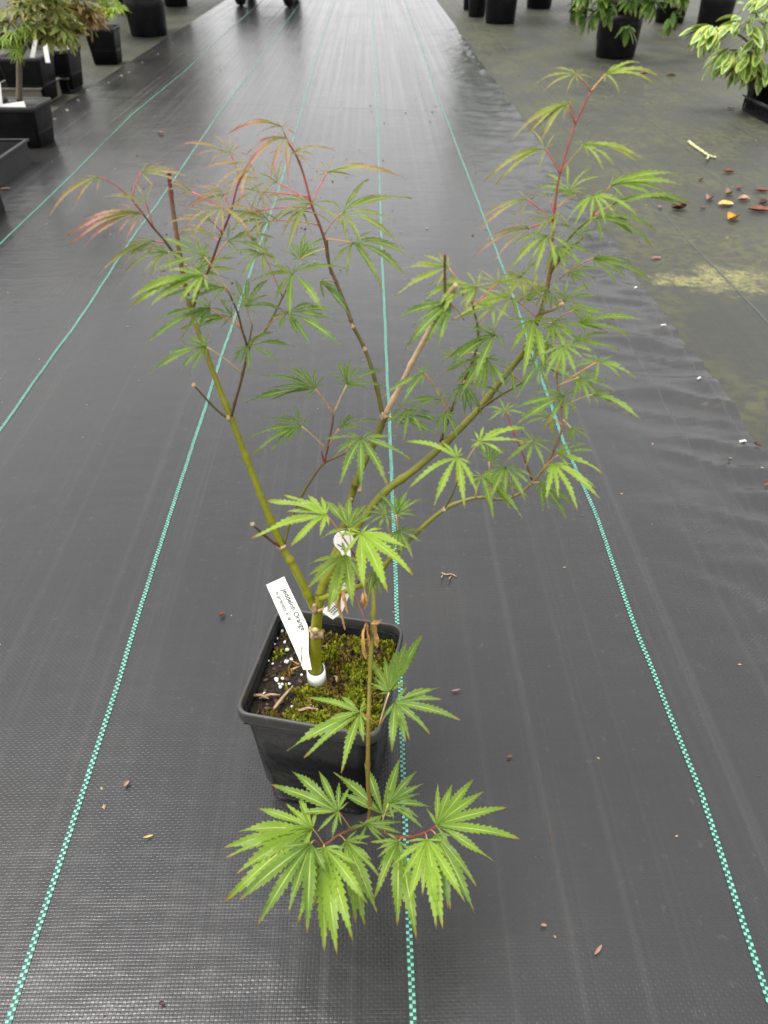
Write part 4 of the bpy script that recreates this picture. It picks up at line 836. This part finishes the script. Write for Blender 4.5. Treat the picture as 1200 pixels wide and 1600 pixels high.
m3 = link('maple_tree', None, loc=c + Vector((0, 0, h))); tag(m3, 'lime-green young maple in the slim square pot', 'maple tree')
px_tube(m3, [(156, 55, 3), (155, 35, 2.6), (160, 15, 2)], (.12, .14, .02)); foliage(m3, PAL, 'leaf', 34, [(g0(165, 12, yt), (.07, .07, .05), Vector((.3, -.3, 0))), (g0(155, -20, yt), (.12, .1, .08), Vector((0, -.3, 0)))], .06, rb_, (.85, 1), (0, .15), -.4)
o, c, hs_, h = square_pot(118, 52, 52, .17, 'square black pot half hidden behind the slim pot', ang=.1); m4 = link('maple_tree', None, loc=c + Vector((0, 0, h))); tag(m4, 'bronze-leaved maple in the half-hidden pot behind the slim one', 'maple tree'); stems(m4, c + Vector((0, 0, h - .02)), [c + Vector((0, 0, h + .2)), c + Vector((.1, -.05, h + .16))], .006, BROWN)
foliage(m4, PAL, 'bg_maple', 50, [(c + Vector((-.02, -.05, h + .1)), (.14, .1, .08), Vector((0, -.3, 0))), (c + Vector((0, 0, h + .25)), (.2, .2, .12), Vector((0, -.3, 0)))], .08, rb_, (.2, .6), (.5, 1))
for (px, py, wp, lb) in ((14, 148, 60, 'black square pot left of the beige tray'), (62, 92, 40, 'black square pot in the row behind the tray pots'), (15, 112, 50, 'black square pot at the left edge behind the trunk')): square_pot(px, py, wp, .15, lb, ang=-.05)
o, c, r_, h = round_pot(227, 58, 56, .29, 'large round black pot with a dark red maple, beside the left cloth edge'); m5 = link('maple_tree', None, loc=c + Vector((0, 0, h - .04))); tag(m5, 'dark red weeping maple in the large round pot', 'maple tree'); stems(m5, c + Vector((0, 0, h - .05)), [c + Vector((.1, 0, h + .3)), c + Vector((-.12, .1, h + .3))], .012, BROWN)
foliage(m5, LACE + PAL[:1], 'bg_maple', 60, [(c + Vector((0, -.02, h + .06)), (.22, .2, .05), Vector((0, 0, -.3)))], .08, rb_, (.1, .3), (.9, 1)); crown(m5, PAL, 'bg_maple', 420, c + Vector((0, 0, h + .3)), (.35, .35, .28), .08, rb_, .2, 1)
far_left = [(272, 11, 36, .30), (205, 22, 50, .30), (60, 18, 50, .3), (-60, 40, 60, .3), (-120, 120, 90, .3), (150, -30, 50, .3), (230, -40, 46, .3), (290, -70, 34, .3)]
labs = ['round black pot at the top edge right of the large round pot', 'round black pot just behind the large round pot', 'round black pot behind the bronze maple', 'round black pot beyond the left edge', 'round black pot out of view on the left', 'round black pot in the far left row', 'round black pot further along the left row', 'round black pot at the far end of the left row']
for (px, py, wp, hh), lb in zip(far_left, labs):
    o, c, r_, h = round_pot(px, py, wp, hh, lb); s_ = link('shrub', None, loc=c + Vector((0, 0, h - .04))); tag(s_, 'shrub in the ' + lb, 'shrub'); stems(s_, c + Vector((0, 0, h - .05)), [c + Vector((.08, 0, h + .35)), c + Vector((-.1, .05, h + .4))], .01, BROWN)
    crown(s_, ELL + PAL[:1], 'bg_maple', 500, c + Vector((0, 0, h + .45)), (.34, .34, .42), .09, rb_, rb_.uniform(.2, .7), rb_.uniform(0, .5))
# --- right-hand group
right = [(731, 16, 13, 'narrow black pot half hidden in the far right row'), (746, 27, 26, 'black pot second in the far right row, left of the wider one'), (784, 38, 46, 'wide black pot nearest to the cloth edge in the far right row'), (845, 14, 38, 'black pot standing far back behind two nearer pots'), (906, 32, 26, 'black pot left of the glossy green shrub'), (940, 62, 14, 'black pot just behind the pot of the glossy shrub'), (1052, 37, 44, 'black pot right behind the glossy green shrub'), (1120, 52, 48, 'black pot behind the variegated shrub')]
for (px, py, wp, lb) in right:
    o, c, r_, h = round_pot(px, py, wp, .30, lb); s_ = link('shrub', None, loc=c + Vector((0, 0, h - .04))); tag(s_, 'shrub in the ' + lb, 'shrub'); stems(s_, c + Vector((0, 0, h - .05)), [c + Vector((.05, 0, h + .35)), c + Vector((-.05, .05, h + .4))], .01, BROWN)
    crown(s_, ELL, 'rhodo', 420, c + Vector((0, 0, h + .42)), (min(.34, r_ * 2), .3, .36), .09, rb_, rb_.uniform(.2, .7), 0)
o, c, r_, h = round_pot(968, 93, 60, .27, 'round black pot of the glossy green broadleaf shrub on the right', taper=.82)
rh = link('shrub', None, loc=c + Vector((0, 0, h - .04))); tag(rh, 'glossy dark green broadleaf shrub overhanging its round black pot', 'shrub'); stems(rh, c + Vector((0, 0, h - .05)), [c + Vector((.12, -.05, h + .1)), c + Vector((-.12, -.08, h + .1)), c + Vector((0, .1, h + .2)), c + Vector((.2, 0, h + .05))], .009, BROWN)
for k in range(64):
    u = Vector((rb_.gauss(0, 1), rb_.gauss(-.5, 1), rb_.uniform(-.35, .5))); u.normalize(); cc = c + Vector((.03, 0, h + .02)) + Vector((u.x * .27, u.y * .25, u.z * .20)); yy = rb_.uniform(.15, .75)
    for j in range(8):
        a = j * .785 + rb_.uniform(-.2, .2); t1 = u.cross(Vector((0, 0, 1))).normalized(); t2 = u.cross(t1); d = (t1 * math.cos(a) + t2 * math.sin(a)) + u * .55 + Vector((0, 0, -.25)); q = .085 * rb_.uniform(.7, 1.15)
        l = link('leaf', shape_for(rb_.choice(ELL), 'rhodo'), rh, cc, M['rhodo'], orient(d, rb_.uniform(-.3, .3)), (q, q, q)); l.color = (min(1, max(0, yy + rb_.uniform(-.15, .15))), 0, rb_.random(), 1)
# variegated shrub in a slotted tray
o5, b5, W5, D5 = tray(1372, 196, 165, .3, .05, 'black slotted tray under the variegated shrub at the right edge', 'far_pot', True)
vp = []
for (px, py, lb) in ((1186, 172, 'small black pot at the left end of the slotted tray, right edge'), (1212, 178, 'small black pot cut off by the right edge in the slotted tray')):
    vp.append(square_pot(px, py, 27, .12, lb, z=.012)[1])
vs = link('shrub', None, loc=vp[0] + Vector((0, 0, .11))); tag(vs, 'cream and green variegated shrub at the upper right edge', 'shrub'); yt = vp[0].y
px_tube(vs, [(1184, 120, 2.6), (1182, 90, 2.2), (1190, 60, 2), (1200, 20, 1.6)], (.08, .06, .04), 'branch'); px_tube(vs, [(1186, 85, 2), (1160, 58, 1.6), (1130, 46, 1.4), (1108, 44, 1)], (.08, .06, .04), 'branch'); px_tube(vs, [(1186, 90, 2), (1165, 80, 1.4), (1140, 78, 1)], (.08, .06, .04), 'branch')
vg = lambda px, py: at_y(px, py, yt)
foliage(vs, ELL, 'varieg', 230, [(vg(1170, 90), (.05, .06, .03), Vector((-.3, -.5, -.4))), (vg(1145, 85), (.05, .05, .03), Vector((-.4, -.5, -.5))), (vg(1110, 45), (.035, .04, .015), Vector((-.8, -.4, -.2))), (vg(1165, 30), (.07, .08, .05), Vector((-.2, -.5, .1))), (vg(1200, 60), (.08, .1, .08), Vector((0, -.5, -.2))), (vg(1195, 100), (.04, .06, .03), Vector((-.1, -.5, -.8))), (vg(1220, 0), (.12, .12, .1), Vector((0, -.4, 0)))], .085, rb_)
# --- cart
pw = [at_z(375, 11), at_z(451, 13)]; cx_ = (pw[0] + pw[1]) / 2; cart = link('garden_cart', None, loc=(cx_.x, cx_.y, 0)); tag(cart, 'dark wheeled cart, only its black tyres showing at the top edge', 'cart')
for dy in (.08, .75):
    for p in pw:
        wc = Vector((p.x, p.y + dy, .125)); mb = MB(); v = []; f = []; sg, sr = 24, 8
        for i in range(sg):
            a = 2 * math.pi * i / sg
            for j in range(sr):
                b = 2 * math.pi * j / sr; r1 = .09 + .035 * math.cos(b); v.append(wc + Vector((.045 * math.sin(b), r1 * math.cos(a), r1 * math.sin(a))))
        for i in range(sg):
            for j in range(sr): f.append((i * sr + j, i * sr + (j + 1) % sr, ((i + 1) % sg) * sr + (j + 1) % sr, ((i + 1) % sg) * sr + j))
        wh = link('wheel', None, cart, wc); mb.add(v, f); link('tyre', mb.mesh('tyre'), wh, mat=M['tyre']).location = -wc
        rm = MB(); tube(rm, [wc - Vector((.03, 0, 0)), wc + Vector((.03, 0, 0))], [.06, .06], 16); link('rim', rm.mesh('rim'), wh, mat=M['metal']).location = -wc
for dy in (.08, .75):
    mb = MB(); tube(mb, [Vector((pw[0].x, pw[0].y + dy, .125)), Vector((pw[1].x, pw[1].y + dy, .125))], [.012, .012], 8); link('axle', mb.mesh('axle'), cart, mat=M['metal'])
mb = MB(); mb.box((cx_.x, cx_.y + .41, .29), (.62, 1.15, .03)); link('platform', mb.mesh('platform', False), cart, mat=M['metal'])
for sx in (-.15, .15):
    for dy in (.08, .75): mb = MB(); mb.box((cx_.x + sx, cx_.y + dy, .20), (.03, .03, .152)); link('bracket', mb.mesh('bracket', False), cart, mat=M['metal'])
mb = MB(); tube(mb, [Vector((cx_.x - .2, cx_.y + .95, .3)), Vector((cx_.x - .2, cx_.y + 1.0, .95)), Vector((cx_.x + .2, cx_.y + 1.0, .95)), Vector((cx_.x + .2, cx_.y + .95, .3))], [.014] * 4, 8); link('handle', mb.mesh('handle'), cart, mat=M['metal'])

# ------------------------------------------------------------------ small things on the ground
def gh(x, y): return cloth_h(x, y) if EDGE_L < x < EDGE_R else old_h(x, y)
st_m = MB(); st_m.box((0, 0, .002), (.011, .004, .0015)); st_m.box((-.0052, 0, .0008), (.0014, .004, .0022)); st_m.box((.0052, 0, .0008), (.0014, .004, .0022)); st_m = st_m.mesh('staple', False)
for side_, pts in (('left', [(86, 187), (105, 173), (122, 158), (138, 142), (153, 139), (170, 130), (190, 119), (202, 113), (222, 98), (247, 85), (270, 67)]), ('right', [(707, 50), (720, 63), (734, 81), (740, 91), (747, 102), (755, 113), (992, 455), (1035, 515), (1089, 601), (1160, 692)])):
    for (px, py) in pts:
        p = at_z(px, py, .004); k = rb_.uniform(.5, .9)
        tag(link('cloth_staple', st_m, None, (p.x, p.y, gh(p.x, p.y) + .001), M['steel'], (rb_.uniform(-.2, .2), rb_.uniform(-.2, .2), rb_.uniform(-.5, .8)), (k, k, k)), 'shiny metal staple pinning the %s edge of the black cloth' % side_, 'staple', 'staples along the %s cloth edge' % side_)
def fallen(px, py, lpx, mat, label, ang, curl=.6, W=.3, cat='fallen leaf', name='fallen_leaf', asp=1):
    p = at_z(px, py); L = lpx / ppm(p); v, f = [], []; n, m = 9, 6; rn = random.Random(int(px * 7 + py))
    for i in range(n + 1):
        t = i / n; ww = W * math.sin(math.pi * (t * .94 + .03)) ** .8
        for j in range(m + 1):
            s_ = j / m * 2 - 1; x = (t - .5); y = s_ * ww; z = curl * (s_ * s_ * ww * .9 + .35 * (t - .5) ** 2) + .03 * noise.noise((t * 3, s_ * 2, px)); v.append((x * L, y * L, z * L + .001))
    f = [(i * (m + 1) + j, i * (m + 1) + j + 1, (i + 1) * (m + 1) + j + 1, (i + 1) * (m + 1) + j) for i in range(n) for j in range(m)]
    tag(link(name, mesh(name, v, f), None, (p.x, p.y, gh(p.x, p.y) + .002), M[mat], (rn.uniform(-.15, .15), rn.uniform(-.1, .1), ang)), label, cat)
fallen(1060, 327, 26, 'wine_leaf', 'dark wine-red curled leaf on the aged cloth left of the orange leaves', .3, 1.2, .36)
fallen(1133, 320, 30, 'tan_leaf', 'pale yellow leaf with pointed end above the round orange leaf', .35, .7, .24)
fallen(1145, 343, 22, 'orange_leaf', 'round orange leaf, lowest of the fallen leaves on the right', .5, 1.0, .46)
fallen(1162, 312, 18, 'pink_leaf', 'pinkish brown leaf between the yellow leaf and the right edge', -.3, .8, .4)
fallen(1186, 329, 36, 'rust_leaf', 'long rust-brown leaf lying at the right edge beside the orange leaf', -.12, .8, .2)
fallen(1190, 299, 26, 'rust_leaf', 'narrow rust-brown leaf at the right edge above the long one', -.1, .8, .2)
fallen(1192, 318, 22, 'wine_leaf', 'dark shrivelled leaf tucked between the two rust-brown leaves at the right edge', .5, 1.1, .25)
fallen(1138, 269, 18, 'rust_leaf', 'brown curled leaf below the pale twig on the aged cloth', .0, 1.0, .26)
fallen(1108, 312, 16, 'pink_leaf', 'small brown and pink crumpled leaf left of the pale yellow leaf', .8, 1.2, .42)
fallen(1137, 304, 14, 'pink_leaf', 'small crumpled leaf just above the pale yellow leaf', .4, 1.3, .45)
fallen(1154, 295, 10, 'rust_leaf', 'tiny reddish leaf scrap above the pinkish leaf', .3, .8, .4)
fallen(1095, 281, 8, 'rust_leaf', 'tiny rust scrap with a pale top left of the brown curled leaf', .3, 1, .4)
fallen(1031, 325, 9, 'pink_leaf', 'tiny pinkish scrap left of the wine-red leaf', .2, .8, .4)
fallen(1098, 326, 9, 'rust_leaf', 'tiny rust scrap between the wine-red and yellow leaves', -.1, .8, .35)
fallen(1025, 404, 20, 'pink_leaf', 'slender pinkish tan leaf near the cloth edge behind the maple', .35, .7, .16)
fallen(1048, 118, 14, 'pink_leaf', 'pale pink leaf on the aged cloth right of the topmost maple shoot', -.2, .7, .35)
fallen(1005, 116, 14, 'rust_leaf', 'brown leaf beside the foot of the glossy shrub pot', .1, .7, .3)
fallen(1142, 169, 11, 'pink_leaf', 'small pale orange leaf left of the slotted tray', -.3, .6, .35)
fallen(1192, 766, 11, 'rust_leaf', 'curled brown leaf on the black cloth at the right edge', .6, 1.2, .4)
fallen(1180, 705, 13, 'wine_leaf', 'dark curled leaf at the right cloth edge above the curled brown one', -.5, 1.1, .3)
fallen(348, 967, 12, 'rust_leaf', 'small curled brown leaf scrap left of the pot', .8, 1.3, .3)
fallen(200, 1231, 11, 'pink_leaf', 'tan leaf scrap right of the left foreground marker line', 1.1, .8, .35)
fallen(234, 1313, 15, 'tan_leaf', 'pale slender husk below the tan scrap on the left', .3, .6, .12)
fallen(712, 1085, 14, 'pink_leaf', 'small tan husk right of the pot', .15, .7, .14)
fallen(795, 1188, 9, 'rust_leaf', 'small brown husk right of the hanging leaves', 0, .8, .3)
fallen(848, 1452, 10, 'pink_leaf', 'small pale brown husk right of the hanging leaves, in the foreground', -.1, .8, .25)
fallen(932, 1490, 20, 'pink_leaf', 'slender tan husk lowest on the right of the foreground', .75, .7, .13)
fallen(255, 1573, 8, 'wine_leaf', 'tiny black seed-like crumb at the bottom left', .3, 1, .4)
fallen(252, 212, 10, 'pink_leaf', 'small brown crumb on the cloth left of the red-tipped maple leaves', 0, 1, .35)
fallen(373, 547, 1, 'pink_leaf', 'tiny pale crumb', 0, 1, .35) if False else None
fallen(10, 300, 14, 'pink_leaf', 'pale pink leaf by the corner tray at the left edge', .6, .6, .22)
def gtwig(pts, rpx, mat, label, forks=()):
    P = [at_z(a, b, .003) for a, b in pts]; P = [Vector((p.x, p.y, gh(p.x, p.y) + rpx / ppm(p))) for p in P]; q = crom([tuple(p) for p in P], 5); mb = MB(); n = len(q)
    tube(mb, q, [rpx / ppm(P[0]) * (1 - .35 * i / n) * (1 + .25 * math.sin(i * 2.1)) for i in range(n)], 7)
    for a, b in forks:
        A, B = at_z(*a, .005), at_z(*b, .012); tube(mb, [A, B], [rpx * .7 / ppm(A)] * 2, 6)
    tag(link('twig', mb.mesh('twig'), None, (0, 0, 0), M[mat]), label, 'twig')
gtwig([(1076, 221), (1085, 228), (1097, 236), (1108, 243), (1119, 246)], 2.2, 'twig', 'pale lichen-covered twig on the aged cloth, upper right', [((1108, 243), (1105, 248))])
gtwig([(690, 897), (697, 900), (705, 899), (713, 903)], 1.4, 'straw', 'small pale forked twig on the cloth right of the pot', [((705, 900), (702, 904)), ((692, 898), (690, 902))])
gtwig([(855, 1296), (860, 1310), (861, 1318)], .7, 'chip', 'thin dark hair-like twig right of the hanging leaves')
# loose specks and grit, too small to tell apart
mb = MB(); mb2 = MB(); rg = random.Random(77)
for k in range(400):
    if k < 220: x, y = rg.uniform(-.9, .58), .12 + 3.4 * rg.random() ** 1.6
    else: x, y = rg.uniform(.6, 2.1), rg.uniform(.9, 5)
    r = rg.uniform(.0006, .0018) * (1.0 if y < 1.5 else 1.9); z = gh(x, y); c = Vector((x, y, z + r * .4)); m_ = mb if rg.random() < .55 else mb2
    a = rg.random() * 6; e1 = Vector((math.cos(a), math.sin(a), 0)) * r * rg.uniform(1, 2.2); e2 = Vector((-math.sin(a), math.cos(a), 0)) * r; e3 = Vector((0, 0, r * .7))
    m_.add([c - e1, c + e2, c + e1, c - e2, c + e3, c - e3], [(0, 1, 4), (1, 2, 4), (2, 3, 4), (3, 0, 4), (1, 0, 5), (2, 1, 5), (3, 2, 5), (0, 3, 5)])
tag(link('grit', mb.mesh('grit', False), mat=M['straw']), 'pale specks of grit and plant crumbs scattered over the cloth', 'grit', kind='stuff')
tag(link('bark_crumbs', mb2.mesh('bark_crumbs', False), mat=M['chip']), 'rusty brown bark crumbs scattered over the cloth', 'grit', kind='stuff')
